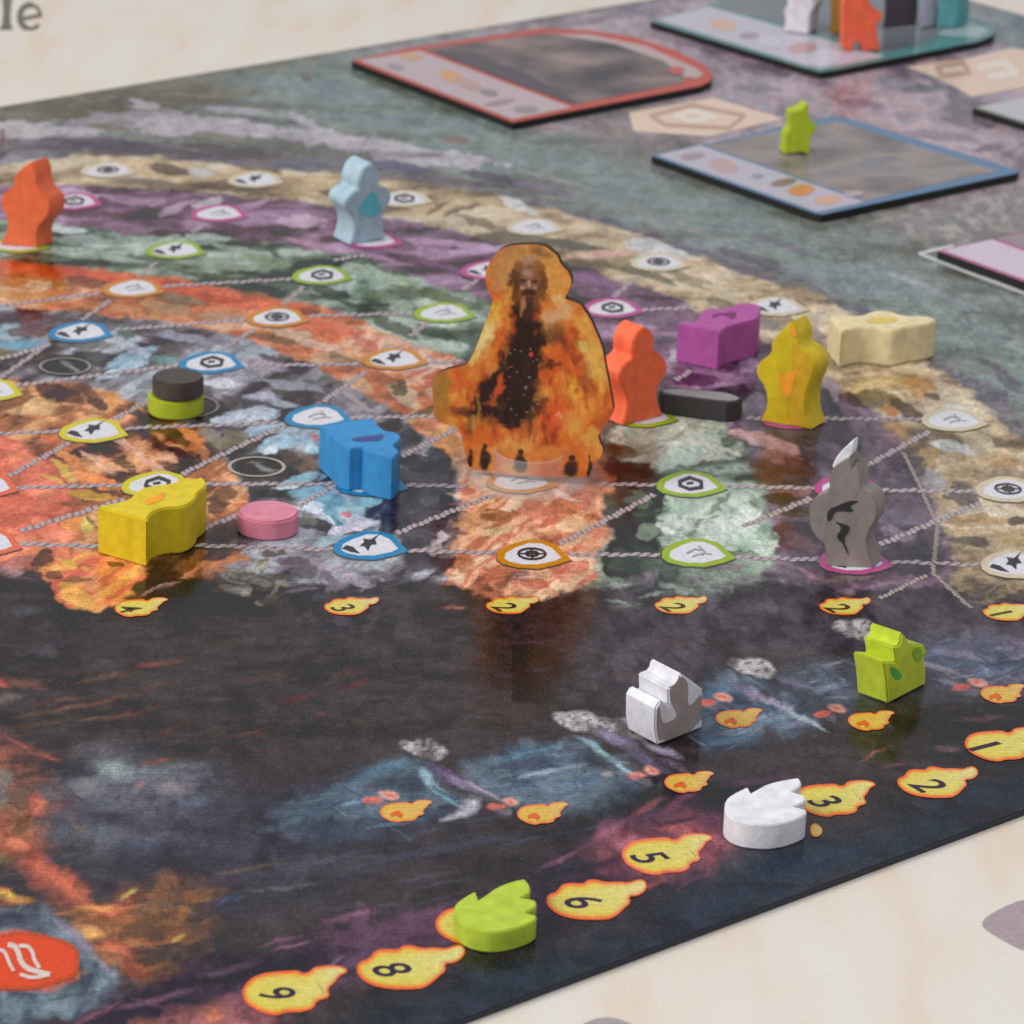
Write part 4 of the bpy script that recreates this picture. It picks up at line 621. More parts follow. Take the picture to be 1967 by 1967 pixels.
for m_ in [(207, 328, 'gold', 'wheel'), (490, 346, 'gold', 'bird'), (775, 383, 'gold', 'house'), (1025, 437, 'gold', 'quill'), (1265, 505, 'gold', 'wheel'), (1490, 590, 'gold', 'bird'), (1830, 808, 'gold', 'quill'), (1937, 942, 'gold', 'wheel'), (1950, 1086, 'gold', 'bird'),
           (140, 388, 'pink', 'house'), (420, 411, 'pink', 'quill'), (715, 462, 'pink', 'quill'), (940, 520, 'pink', 'bird'), (1175, 593, 'pink', 'house'), (1522, 803, 'pink', 'wheel'), (1628, 938, 'pink', 'quill'), (1640, 1078, 'pink', 'bird'),
           (336, 481, 'green', 'bird'), (617, 530, 'green', 'house'), (852, 602, 'green', 'quill'), (1234, 800, 'green', 'bird'), (1325, 932, 'green', 'house'), (1338, 1064, 'green', 'quill'), (38, 470, 'green', 'quill'),
           (255, 555, 'amber', 'quill'), (532, 611, 'amber', 'wheel'), (757, 691, 'amber', 'bird'), (1000, 925, 'amber', 'quill'), (1022, 1067, 'amber', 'wheel'),
           (154, 639, 'blue', 'bird'), (405, 698, 'blue', 'house'), (610, 802, 'blue', 'quill'), (712, 930, 'blue', 'wheel'), (709, 1050, 'blue', 'bird'),
           (-22, 752, 'yellow', 'quill'), (178, 829, 'yellow', 'bird'), (300, 932, 'yellow', 'house'), (-35, 935, 'red', 'quill'), (-32, 1045, 'red', 'bird')]:
    medallion(*m_)
# pale rings on the board for the wooden discs
def print_ring(x, y, rx, colr, w=0.0009):
    c = P(x, y); R = np.linalg.norm(P(x + rx, y) - c); bm = bmesh.new(); n = 48
    vo = []; vi = []
    for k in range(n):
        t = 2 * math.pi * k / n; u_ = np.array([math.cos(t), math.sin(t), 0])
        vo.append(bm.verts.new(Vector(c + u_ * R + [0, 0, 0.00013]))); vi.append(bm.verts.new(Vector(c + u_ * (R - w) + [0, 0, 0.00013])))
    for k in range(n): bm.faces.new((vo[k], vo[(k + 1) % n], vi[(k + 1) % n], vi[k]))
    return bm_link('printed_ring', bm, inkmat(colr), board)
print_ring(125, 704, 51, (142, 134, 130)); print_ring(493, 897, 56, (176, 168, 160)); print_ring(352, 780, 70, (146, 136, 124), 0.0008)

# flames of the scoring track: rim glows from red to yellow
def colour_mat():
    return mat('flame_ink', rough=0.22, spec=0.5, attr='paint', grain=0.10, gscale=700, print_dots=0.12)
FLAME = colour_mat()
def inset(pts, d):
    """outline moved inwards by d, less where the shape is narrow"""
    p = np.array(pts, float); n = len(p); q = np.roll(p, -1, 0); A = np.sum(p[:, 0] * q[:, 1] - q[:, 0] * p[:, 1]); sg = 1 if A > 0 else -1; o = []
    for i in range(n):
        t = p[(i + 1) % n] - p[i - 1]; t /= (np.linalg.norm(t) + 1e-9); nn = sg * np.array([-t[1], t[0]]); e = q - p
        den = nn[0] * e[:, 1] - nn[1] * e[:, 0]; r = p - p[i]; den = np.where(abs(den) < 1e-9, 1e-9, den)
        tt_ = (r[:, 0] * e[:, 1] - r[:, 1] * e[:, 0]) / den; uu = (r[:, 0] * nn[1] - r[:, 1] * nn[0]) / den
        hit = tt_[(tt_ > 1e-3) & (uu >= -1e-6) & (uu <= 1 + 1e-6)]; w = hit.min() if len(hit) else 2 * d
        o.append(tuple(p[i] + nn * min(d, 0.24 * w)))
    return o
F9 = [(75, 620), (100, 560), (150, 510), (200, 480), (300, 455), (440, 445), (530, 440), (570, 465), (620, 455), (660, 415), (760, 400), (860, 402), (930, 430), (925, 462), (862, 488), (830, 540), (770, 590), (790, 660), (680, 690), (660, 750), (560, 780), (440, 780), (360, 810), (250, 790), (170, 750), (100, 700)]
F8 = [(975, 460), (990, 380), (1080, 350), (1120, 290), (1200, 270), (1310, 280), (1350, 245), (1420, 240), (1500, 265), (1620, 260), (1700, 270), (1780, 240), (1830, 240), (1860, 290), (1830, 350), (1760, 390), (1690, 390), (1700, 450), (1650, 490), (1560, 570), (1480, 600), (1250, 600), (1100, 570), (1020, 520)]
F9 = [(440 + x / 4.2, 1760 + y / 4.2) for x, y in F9]; F8 = [(440 + x / 4.2, 1760 + y / 4.2) for x, y in F8]
c9 = (535, 1905); c8 = (765, 1862)
_font_cache = {}
def glyph(ch):
    if ch not in _font_cache:
        cu = bpy.data.curves.new('numeral', 'FONT'); cu.body = ch; cu.align_x = 'CENTER'; cu.align_y = 'CENTER'; cu.size = 1.0; cu.offset = 0.012; cu.resolution_u = 4; cu.shear = 0.12
        o = bpy.data.objects.new('numeral', cu); COL.objects.link(o); dg = bpy.context.evaluated_depsgraph_get(); m_ = bpy.data.meshes.new_from_object(o.evaluated_get(dg))
        co_ = np.array([v.co[:] for v in m_.vertices]); fa = [tuple(p.vertices) for p in m_.polygons]; bpy.data.objects.remove(o); bpy.data.curves.remove(cu); bpy.data.meshes.remove(m_)
        lo_, hi_ = co_.min(0), co_.max(0); co_[:, :2] = (co_[:, :2] - (lo_ + hi_)[:2] / 2) / (hi_ - lo_)[1]; _font_cache[ch] = (co_, fa)
    return _font_cache[ch]
def numeral(ch, foot, head, wide, colr, parent, z):
    """numeral whose foot and head lie at the given pixels; wide stretches it"""
    co_, fa = glyph(ch); a_, b_ = P(*foot, z), P(*head, z); m_ = (a_ + b_) / 2; a_ = m_ + (a_ - m_) * 0.86; b_ = m_ + (b_ - m_) * 0.86; up = b_ - a_; H = np.linalg.norm(up); up = up / H; rt = np.array([up[1], -up[0], 0]); c_ = (a_ + b_) / 2
    me = bpy.data.meshes.new('printed_numeral'); me.from_pydata([tuple(c_ + rt * v[0] * H * wide + up * v[1] * H) for v in co_], [], fa)
    return link('printed_numeral', me, inkmat(colr), parent)
def flame(x, y, tpl, c0, s=1.0, strokes=None, sw=6, rim=(226, 104, 58), mid=(230, 150, 60), core=(212, 196, 92), tail=(214, 206, 150), rimw=5.4, scol=(66, 56, 74), flip=1, z=0.00014):
    n0 = smooth(tpl, 1); ctr = P(x, y); o = P(*c0)
    w0 = np.linalg.norm(P(*c0) - P(c0[0] + 10, c0[1])); 
    layers = [n0, inset(n0, rimw * 0.7), inset(n0, rimw * 1.35), inset(n0, rimw * 2.1)]
    bm = bmesh.new(); cl = bm.verts.layers.float_color.new('paint'); jz = random.random() * 1e-5
    xs = [p[0] for p in n0]; x0, x1 = min(xs), max(xs)
    for li, lay in enumerate(layers):
        r = []
        for p in lay:
            v = bm.verts.new(Vector(ctr + (P(*p) - o) * s + np.array([0, 0, z + jz + li * 0.000012]))); t = max(0, min(1, ((p[0] - x0) / (x1 - x0) - 0.55) / 0.4))
            b = [np.array(rim) * (1 - 0.3 * t) + np.array((222, 150, 70)) * 0.3 * t, np.array(rim) * .3 + np.array(mid) * .7, np.array(mid) * .45 + np.array(core) * .55, np.array(core)][li]
            if li: b = b * (1 - t * 0.8) + np.array(tail) * t * 0.8
            v[cl] = (*ink(tuple(b)), 1); r.append(v)
        f = bm.faces.new(r); f.normal_update()
        if f.normal.z < 0: f.normal_flip()
    fo = bm_link('printed_flame', bm, FLAME, board)
    if strokes: numeral(strokes[0], strokes[1], strokes[2], strokes[3], scol, fo, z + 0.00008)
    return fo
flame(541, 1905, F9, c9, 1.0, ('9', (496, 1919), (570, 1900), 1.0)); flame(777, 1861, F8, c8, 1.0, ('8', (715, 1872), (790, 1852), 1.0))
flame(905, 1775, F9, c9, 0.95); flame(1136, 1731, F8, c8, 0.985, ('6', (1083, 1741), (1156, 1722), 1.0))
flame(1262, 1643, F9, c9, 0.98, ('5', (1212, 1654), (1282, 1639), 1.0), rim=(232, 110, 84)); flame(1588, 1536, F9, c9, 0.92, ('3', (1556, 1548), (1614, 1530), 1.05))
flame(1795, 1505, F8, c8, 0.88, ('2', (1752, 1516), (1814, 1499), 1.05)); flame(1912, 1432, F9, c9, 0.92, ('1', (1862, 1444), (1920, 1423), 1.15))
flame(1567, 1597, [(1556, 1594), (1560, 1582), (1570, 1580), (1582, 1592), (1578, 1605), (1562, 1608)], (1568, 1595), 1.0, rimw=2, core=(204, 176, 96))
def small(x, y, ch, s=0.62):
    flame(x, y, F8 if (int(x) % 2) else F9, c8 if (int(x) % 2) else c9, s, (ch, (x - 32, y + 7), (x + 12, y - 5), 1.0), scol=(78, 66, 40))
for x, y, ch in [(258, 1168, '4'), (669, 1166, '3'), (979, 1164, '2'), (1303, 1164, '2'), (1619, 1166, '2'), (1933, 1177, '1')]: small(x, y, ch)
for (x, y) in [(768, 1560), (1031, 1564), (1313, 1504), (1410, 1381), (1664, 1386), (1918, 1334)]:
    fo = flame(x, y, F9, c9, 0.56, core=(212, 174, 82), tail=(214, 180, 116), rim=(222, 116, 78))
    bm = bmesh.new()
    for k, q in enumerate(stroke_pts([(x - 16, y + 5), (x - 4, y + 1), (x + 2, y + 7)], [7, 9])): flat_poly(bm, [P(*p, 0.00026 + k * 3e-6) for p in q])
    bm_link('print_or_shade_mark', bm, inkmat((214, 104, 60)), fo)
# pale printed spaces between the tiles
def space(outline, lines):
    bm = bmesh.new(); flat_poly(bm, [P(x, y, 0.0001) for x, y in outline]); k = 0
    for pth, w_, mi_2 in lines:
        for q in stroke_pts(pth, w_): flat_poly(bm, [P(*p, 0.00014 + k * 4e-6) for p in q], mi_2); k += 1
    return bm_link('printed_space', bm, [inkmat((222, 196, 178)), inkmat((190, 156, 136)), inkmat((228, 214, 204))], board)
space([(1208, 215), (1372, 188), (1505, 228), (1360, 262), (1217, 252)], [([(1250, 222), (1330, 202), (1430, 222), (1400, 246), (1280, 240), (1250, 222)], 8, 1), ([(1295, 222), (1330, 213), (1372, 224), (1330, 233), (1295, 222)], 9, 2)])
space([(1740, 128), (1860, 112), (1940, 92), (2080, 110), (2090, 150), (1975, 166), (1865, 186), (1840, 170), (1795, 148)], [([(1800, 128), (1850, 120), (1862, 140), (1810, 146), (1800, 128)], 10, 1), ([(1880, 130), (1930, 120), (1950, 140), (1900, 148)], 14, 2)])
bm = bmesh.new()
for k, q in enumerate(stroke_pts([(1830, 472), (1766, 487), (1850, 520), (1990, 572)], 6)): flat_poly(bm, [P(*p, 0.00012 + k * 4e-6) for p in q])
bm_link('printed_line', bm, inkmat((196, 198, 198)), board)

# lava oval with white smoke marks at the lower left corner of the board
bm = bmesh.new()
ov = smooth([(-120, 1800), (0, 1796), (40, 1788), (100, 1798), (148, 1816), (154, 1850), (146, 1878), (110, 1888), (60, 1903), (0, 1900), (-120, 1908)], 2)
flat_poly(bm, [P(x, y, 0.0001) for x, y in ov], 0); flat_poly(bm, [P(x, y, 0.00012) for x, y in inset(ov, 7)], 1)
k = 0
for pth, w_ in (([(0, 1180), (40, 1190), (70, 1250), (100, 1330), (135, 1385)], 6.5), ([(90, 1130), (150, 1140), (190, 1220), (205, 1290), (260, 1360), (350, 1395), (495, 1430)], 10), ([(200, 1140), (280, 1140), (330, 1200), (345, 1280), (395, 1355)], 7.5), ([(210, 1430), (300, 1462), (400, 1455), (490, 1432)], 7), ([(-300, 1150), (-150, 1150), (-90, 1240), (-40, 1330)], 9)):
    for q in stroke_pts(smooth([(x / 5.263, 1600 + y / 5.263) for x, y in pth], 2, False), w_): flat_poly(bm, [P(*p, 0.00015 + k * 2e-6) for p in q], 2); k += 1
bm_link('printed_emblem', bm, [inkmat((186, 84, 56)), inkmat((214, 84, 58)), inkmat((212, 194, 186))], board)

# ================================================================== cardboard tiles
def tile(name, outline, label, rimc, strip, strip_c, inner, inner_c, h=0.0026, marks=(), group='cardboard tiles on the far side of the board', extra=()):
    """tile = cardboard core, printed face layers; outlines are pixels at the top face"""
    c = P(*outline[0]); root = empty(name, (c[0], c[1], 0)); tag(root, label, 'tile', group)
    me = prism_mesh('core', [P(x, y, h) for x, y in outline], (0, 0, -h + 0.00015), 0.0002)
    link('core', me, mat('tile_core_' + name, ink((54, 50, 48)), 0.6), root)
    def face(nm, poly, cols, dz, dots=True):
        bm = bmesh.new(); flat_poly(bm, [P(x, y, h + dz) for x, y in poly]); return bm_link(nm, bm, cols, root)
    face('printed_rim', inset(outline, 0.6), inkmat(rimc), 0.00005)
    if inner: face('printed_picture', inner, art_mat(inner_c), 0.0001)
    if strip: face('printed_strip', strip, inkmat(strip_c), 0.00014)
    for k, (poly, col) in enumerate(extra): face('printed_panel', poly, inkmat(col), 0.00016 + k * 0.00001)
    for k, (x, y, rx, ry, a, col) in enumerate(marks):
        t = math.radians(a); pl = [(x + rx * math.cos(u_) * math.cos(t) - ry * math.sin(u_) * math.sin(t), y + rx * math.cos(u_) * math.sin(t) + ry * math.sin(u_) * math.cos(t)) for u_ in np.linspace(0, 2 * math.pi, 11)[:-1]]
        face('print_or_shade_mark', pl, inkmat(col), 0.0002 + k * 0.00001)
    return root, h
def art_mat(cols):
    """blurred painted picture: palette over brush noise"""
    m = bpy.data.materials.new('tile_picture'); m.use_nodes = True; nt = m.node_tree; n = nt.nodes; l = nt.links; b = n['Principled BSDF']
    b.inputs['Roughness'].default_value = 0.16; b.inputs['IOR'].default_value = IORB
    geo = n.new('ShaderNodeNewGeometry'); mp = n.new('ShaderNodeMapping'); mp.inputs['Rotation'].default_value = (0, 0, math.radians(40)); mp.inputs['Scale'].default_value = (0.8, 1, 1)
    l.new(geo.outputs['Position'], mp.inputs[0])
    nz = n.new('ShaderNodeTexNoise'); nz.inputs['Scale'].default_value = 46; nz.inputs['Detail'].default_value = 5; nz.inputs['Distortion'].default_value = 0.15
    l.new(mp.outputs[0], nz.inputs['Vector']); cr = n.new('ShaderNodeValToRGB'); l.new(nz.outputs[0], cr.inputs[0])
    e = cr.color_ramp.elements; e[0].position = 0.32; e[0].color = (*ink(cols[0]), 1); e[1].position = 0.68; e[1].color = (*ink(cols[-1]), 1)
    for k, c in enumerate(cols[1:-1]): q = e.new(0.32 + 0.36 * (k + 1) / (len(cols) - 1)); q.color = (*ink(c), 1)
    l.new(cr.outputs[0], b.inputs['Base Color']); return m
tile('game_tile', [(675, 117), (985, 236), (1345, 166), (1366, 156), (1369, 142), (1350, 122), (1299, 97), (1215, 70), (1130, 58), (1037, 54), (791, 91)],
     'red-rimmed tile with one rounded end, left of the other tiles', (188, 78, 64), [(690, 116), (984, 229), (1098, 206), (806, 97)], (186, 168, 172), [(812, 94), (1103, 202), (1310, 160), (1330, 130), (1240, 88), (1120, 68), (1040, 64)], [(70, 62, 68), (98, 86, 88), (126, 108, 106), (154, 134, 128)],
     marks=[(870, 148, 26, 12, 20, (204, 156, 112)), (900, 162, 30, 9, 20, (182, 150, 146)), (940, 178, 18, 7, 10, (142, 130, 138)), (1010, 210, 24, 7, 0, (150, 138, 142)), (790, 108, 22, 7, 0, (198, 160, 124)), (760, 128, 16, 6, 10, (150, 142, 156)), (960, 196, 30, 5, -10, (160, 138, 140)), (1300, 135, 16, 8, 0, (186, 92, 92))],
     extra=[([(1062, 66), (1130, 66), (1240, 88), (1335, 130), (1352, 142), (1340, 150), (1316, 148), (1276, 118), (1180, 84)], (186, 164, 164)), ([(826, 96), (900, 100), (1010, 140), (1110, 196), (1090, 196), (960, 150)], (84, 76, 84))])
tile('game_tile', [(1251, 299), (1566, 411), (1580, 413), (1954, 333), (1958, 327), (1612, 222), (1600, 222)],
     'blue-rimmed tile with a lime meeple standing on it', (96, 128, 160), [(1262, 298), (1570, 407), (1662, 388), (1345, 279)], (184, 178, 190), [(1352, 278), (1665, 385), (1918, 328), (1606, 232)], [(112, 106, 108), (138, 128, 126), (156, 144, 140), (128, 126, 134)],
     marks=[(1390, 318, 30, 13, 15, (186, 160, 158)), (1330, 300, 24, 7, -6, (160, 142, 146)), (1540, 365, 26, 11, -6, (206, 142, 96)), (1505, 350, 26, 7, -10, (140, 118, 116)), (1590, 384, 26, 9, -8, (206, 164, 140)), (1455, 338, 12, 5, 0, (150, 146, 164)), (1640, 372, 20, 6, -6, (178, 160, 160))])
tile('game_tile', [(1249, 41), (1545, 131), (1575, 139), (1605, 135), (1880, 80), (1908, 68), (1912, 56), (1880, 36), (1800, 8), (1600, -50), (1500, -30)],
     'teal-rimmed tile at the top with several upright pieces', (98, 142, 142), [(1262, 38), (1550, 126), (1575, 132), (1600, 128), (1700, 108), (1360, 12)], (190, 186, 198), [(1370, 10), (1700, 100), (1840, 62), (1780, 20), (1600, -40), (1500, -20)], [(112, 122, 128), (124, 128, 134), (136, 132, 138)],
     marks=[(1390, 48, 26, 12, 10, (206, 172, 156)), (1540, 92, 30, 10, -4, (186, 152, 152)), (1585, 110, 32, 16, -10, (206, 202, 216)), (1440, 68, 20, 6, 0, (160, 150, 164)), (1480, 80, 26, 12, 10, (198, 194, 206))],
     extra=[([(1820, 50), (1870, 44), (1900, 58), (1880, 72), (1830, 70), (1800, 66)], (158, 176, 178))])
tile('game_tile', [(1800, 482), (2140, 604), (2460, 536), (2110, 414)], 'pink-rimmed tile cut off by the right border', (176, 104, 136), [(1812, 481), (2138, 597), (2230, 576), (1905, 460)], (208, 190, 208), [(1915, 458), (2240, 573), (2420, 534), (2105, 424)], [(150, 138, 142), (164, 150, 152)])
tile('game_tile', [(1868, 207), (2160, 298), (2460, 240), (2160, 150)], 'pale tile with olive edge cut off by the right border', (124, 124, 104), [(1878, 206), (2158, 292), (2250, 275), (1968, 187)], (186, 186, 190), [(1975, 186), (2255, 274), (2430, 240), (2155, 156)], [(140, 146, 132), (156, 158, 146)])
TZ = 0.0030

# ================================================================== wooden pieces
def piece(name, label, cat, ring, D, colr, foot, group=None, z0=0.0, bevel=0.0004):
    me = prism_mesh(name, ring, D, bevel); o = link(name, me, woodmat(colr)); recentre(o, (foot[0], foot[1], z0)); return tag(o, label, cat, group)
def decal_on(o, pts3, colr, off, name='print_or_shade_mark'):
    """flat print or painted shade on a face of a piece: points already in 3-D, moved off the face by `off`"""
    bm = bmesh.new(); v = [bm.verts.new(Vector(np.asarray(p) + off)) for p in pts3]; bm.faces.new(v); bmesh.ops.recalc_face_normals(bm, faces=bm.faces[:])
    me = bpy.data.meshes.new(name); bm.to_mesh(me); bm.free()
    m = bpy.data.objects.new(name, me); COL.objects.link(m); me.materials.append(woodmat(colr)); m.parent = o
    m.matrix_parent_inverse = Matrix.Translation(o.location).inverted(); return m
def meeple(name, label, outline, A, B, depth, colr, cat='meeple', group='upright wooden meeples', z0=0.0, face_patches=(), it=1):
    ring, D, PA, nrm = standing(outline, A, B, depth, z0, it)
    if nrm @ (CAM - PA) < 0: nrm = -nrm
    o = piece(name, label, cat, ring, D, colr, PA, group, z0)
    for k, (pl, c) in enumerate(face_patches): decal_on(o, [PV(x, y, PA, nrm) for x, y in pl], c, nrm * (0.00012 + k * 0.00005))
    return o
def flat_piece(name, label, cat, outline, foot, top_y, colr, group=None, z0=0.0, it=1, face_patches=(), h=None):
    h = h or height_at(foot[0], foot[1], top_y); pts = smooth(outline, it) if it else outline
    ring = [P(x, y, z0 + h) for x, y in pts]; c = np.mean(ring, 0)
    o = piece(name, label, cat, ring, (0, 0, -h + 0.00003), colr, (c[0], c[1]), group, z0)
    for k, (pl, cc_) in enumerate(face_patches): decal_on(o, [P(x, y, z0 + h) for x, y in pl], cc_, np.array([0, 0, 0.0001 + k * 0.00004]))
    return o
def corner(pts, idx):
    """repeat the given vertices so that smoothing keeps them sharp"""
    o = []
    for i, p in enumerate(pts): o += [p, p, p] if i in idx else [p]
    return o
ORANGE = (236, 114, 74); 
meeple('hooded_meeple', 'orange hooded meeple at the left border of the board',
       corner([(62, 310), (70, 327), (71, 352), (81, 371), (93, 378), (97, 392), (95, 410), (86, 424), (74, 435), (71, 455), (74, 477), (-2, 471), (13, 446), (14, 420), (2, 400), (0, 382), (9, 368), (25, 360), (27, 342), (32, 331), (46, 320)], (0, 10, 11)), (0, 471), (74, 477), (30, -11), ORANGE)
meeple('hooded_meeple', 'orange hooded meeple right behind the burning standee',
       corner([(1238, 628), (1253, 637), (1258, 654), (1254, 673), (1272, 682), (1283, 701), (1281, 717), (1269, 734), (1264, 748), (1263, 774), (1269, 788), (1275, 799), (1196, 818), (1202, 797), (1207, 774), (1202, 754), (1191, 735), (1188, 720), (1196, 703), (1216, 687), (1214, 673), (1216, 654), (1225, 637)], (0, 11, 12)), (1196, 819), (1275, 799), (-38, -16), (240, 108, 70))
meeple('hooded_meeple', 'pale blue hooded meeple with a turquoise mark on its chest',
       corner([(714, 313), (727, 325), (728, 341), (725, 356), (743, 360), (751, 371), (752, 384), (743, 399), (737, 407), (735, 421), (737, 440), (741, 459), (672, 472), (678, 455), (682, 437), (680, 420), (671, 407), (663, 395), (666, 383), (676, 372), (690, 365), (688, 351), (694, 333), (702, 320)], (0, 11, 12)), (672, 472), (741, 459), (-34, -17), (164, 188, 200),
       face_patches=[(smooth([(712, 368), (723, 372), (728, 390), (734, 398), (728, 410), (714, 418), (700, 415), (690, 408), (688, 398), (696, 390), (702, 380)], 2), (98, 186, 200))])
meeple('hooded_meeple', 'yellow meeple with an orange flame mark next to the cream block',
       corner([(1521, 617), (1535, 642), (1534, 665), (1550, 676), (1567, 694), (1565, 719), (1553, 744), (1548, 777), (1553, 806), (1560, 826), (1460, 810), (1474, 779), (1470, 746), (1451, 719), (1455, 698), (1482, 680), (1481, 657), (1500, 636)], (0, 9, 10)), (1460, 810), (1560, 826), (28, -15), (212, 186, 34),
       face_patches=[(smooth([(1524, 650), (1532, 668), (1548, 680), (1562, 696), (1560, 718), (1548, 744), (1544, 778), (1548, 806), (1552, 820), (1512, 814), (1510, 780), (1518, 740), (1522, 700)], 1), (208, 166, 40)), (smooth([(1498, 712), (1508, 722), (1522, 710), (1534, 708), (1526, 726), (1524, 748), (1514, 768), (1502, 756), (1498, 736)], 1), (244, 160, 48)), (smooth([(1521, 620), (1533, 642), (1526, 650), (1519, 640)], 1), (240, 156, 60))])  # first patch paints the shade of the right half; the others are print
gm = meeple('flame_meeple', 'tall grey flame-shaped meeple with a black squiggle and brightly lit tip painted white',
       corner([(1632, 880), (1636, 902), (1646, 888), (1654, 918), (1651, 942), (1669, 943), (1682, 960), (1686, 983), (1679, 1003), (1667, 1022), (1664, 1040), (1669, 1066), (1679, 1092), (1584, 1087), (1586, 1062), (1583, 1043), (1571, 1037), (1556, 1014), (1553, 988), (1557, 964), (1573, 952), (1595, 943), (1591, 919), (1594, 907), (1608, 894)], (0, 1, 2, 12, 13)), (1584, 1088), (1679, 1092), (17, -16), (148, 138, 134),
       face_patches=[(smooth([(1588, 990), (1592, 978), (1606, 972), (1620, 966), (1636, 961), (1651, 963), (1640, 967), (1632, 974), (1641, 981), (1630, 983), (1616, 981), (1602, 984), (1598, 998), (1590, 1002)], 1), (58, 58, 58)),
               (smooth([(1600, 1001), (1622, 1006), (1632, 1010), (1630, 1022), (1622, 1030), (1622, 1042), (1628, 1056), (1631, 1068), (1624, 1056), (1618, 1042), (1608, 1034), (1608, 1026), (1614, 1020), (1616, 1010)], 1), (58, 58, 58))])
ring, D, PA, nrm = standing(corner([(1594, 906), (1598, 890), (1610, 872), (1624, 858), (1637, 848), (1636, 866), (1632, 880), (1614, 891)], (4,)), (1584, 1088), (1679, 1092), (9, -9), 0, 1)
me = prism_mesh('lit_flame_tip', [p + D * 0.35 for p in ring], D, 0.0003)
tip = bpy.data.objects.new('lit_flame_tip', me); COL.objects.link(tip); me.materials.append(woodmat((236, 238, 244))); tip.parent = gm; tip.matrix_parent_inverse = Matrix.Translation(gm.location).inverted(); tip['label'] = 'flame tip with its bright reflection painted white'  # bright reflection on the tip put in as white colour
meeple('small_meeple', 'lime green meeple standing on the blue-rimmed tile',
       corner([(1520, 216), (1541, 211), (1552, 198), (1554, 221), (1556, 234), (1568, 237), (1569, 250), (1559, 260), (1555, 275), (1556, 296), (1537, 292), (1520, 295), (1506, 296), (1511, 273), (1511, 257), (1521, 246), (1519, 233)], (0, 2, 9, 12)), (1506, 296), (1556, 296), (-11, -9), (168, 186, 40), z0=TZ)
# pieces on the teal tile, cut by the upper border
meeple('small_meeple', 'orange two-legged meeple standing on the teal-rimmed tile',
       corner([(1624, -6), (1668, -4), (1674, 12), (1682, 22), (1696, 26), (1694, 40), (1684, 48), (1684, 66), (1692, 97), (1658, 99), (1654, 86), (1646, 78), (1640, 84), (1640, 98), (1618, 98), (1620, 60), (1619, 20)], (0, 1, 8, 9, 12, 13)), (1618, 98), (1692, 98), (-6, -8), (236, 104, 72), z0=TZ)
meeple('small_meeple', 'white meeple left of the orange one on the teal-rimmed tile',
       corner([(1516, -40), (1556, -40), (1560, 0), (1566, 10), (1556, 26), (1553, 66), (1504, 60), (1510, 36), (1504, 22), (1514, 8)], (0, 1, 5, 6)), (1504, 60), (1553, 66), (18, -12), (214, 208, 216), z0=TZ)
meeple('small_meeple', 'gold brown piece between the white and orange meeples', corner([(1592, -40), (1622, -40), (1624, 20), (1618, 66), (1594, 64), (1596, 20)], (0, 1, 3, 4)), (1594, 64), (1618, 66), (12, -10), (150, 108, 40), z0=TZ)
meeple('small_meeple', 'charcoal piece just right of the orange two-legged meeple', corner([(1698, -50), (1728, -50), (1730, 20), (1726, 52), (1696, 56), (1700, 20)], (0, 1, 3, 4)), (1696, 56), (1728, 52), (34, -4), (82, 74, 80), z0=TZ)
meeple('small_meeple', 'white piece between the charcoal and teal pieces', corner([(1764, -40), (1790, -40), (1796, 10), (1794, 50), (1766, 54), (1768, 14)], (0, 1, 3, 4)), (1766, 54), (1794, 50), (8, -8), (196, 192, 206), z0=TZ)
meeple('small_meeple', 'teal piece furthest right on the teal-rimmed tile', corner([(1804, -40), (1834, -40), (1838, 20), (1834, 54), (1798, 54), (1802, 20)], (0, 1, 3, 4)), (1798, 54), (1834, 54), (26, -8), (92, 160, 164), z0=TZ)

# blocks lying flat
flat_piece('flat_meeple_block', 'yellow meeple-shaped block lying flat near the left border', 'block',
           corner([(186, 972), (220, 966), (240, 961), (253, 955), (258, 946), (274, 936), (305, 931), (333, 928), (342, 920), (354, 917), (374, 920), (386, 915), (395, 921), (397, 931), (392, 938), (379, 946), (376, 957), (366, 967), (347, 974), (324, 974), (302, 979), (288, 987), (283, 999)], (0, 11, 22)), (276, 1090), 999, (214, 190, 34), 'blocks lying on the rings',
           face_patches=[(smooth([(277, 966), (282, 958), (300, 954), (310, 944), (317, 948), (314, 960), (298, 966), (282, 971)], 1), (240, 160, 40))])
flat_piece('flat_meeple_block', 'bright blue block lying flat left of the standee', 'block',
           corner([(613, 819), (643, 815), (669, 808), (702, 805), (715, 800), (722, 812), (730, 820), (742, 828), (760, 829), (771, 837), (768, 846), (754, 856), (764, 862), (768, 868), (755, 880), (735, 877), (700, 868), (696, 860), (682, 861), (669, 863), (650, 856), (636, 840), (622, 827)], (0, 4, 14, 17, 18)), (755, 961), 879, (56, 138, 196), 'blocks lying on the rings',
           face_patches=[(smooth([(673, 844), (690, 839), (716, 838), (732, 833), (738, 838), (732, 846), (708, 848), (684, 849)], 1), (70, 74, 140))])
flat_piece('flat_meeple_block', 'purple block lying flat behind the black bar', 'block',
           corner([(1300, 622), (1318, 619), (1335, 618), (1343, 610), (1346, 599), (1357, 592), (1383, 592), (1404, 590), (1414, 583), (1440, 581), (1460, 586), (1462, 602), (1456, 611), (1440, 617), (1420, 621), (1394, 629), (1384, 638)], (0, 10, 16)), (1384, 712), 638, (172, 84, 152), 'blocks lying on the rings',
           face_patches=[(smooth([(1366, 607), (1374, 602), (1392, 602), (1412, 598), (1416, 604), (1408, 615), (1398, 608), (1384, 605), (1370, 612)], 1), (120, 46, 100))])
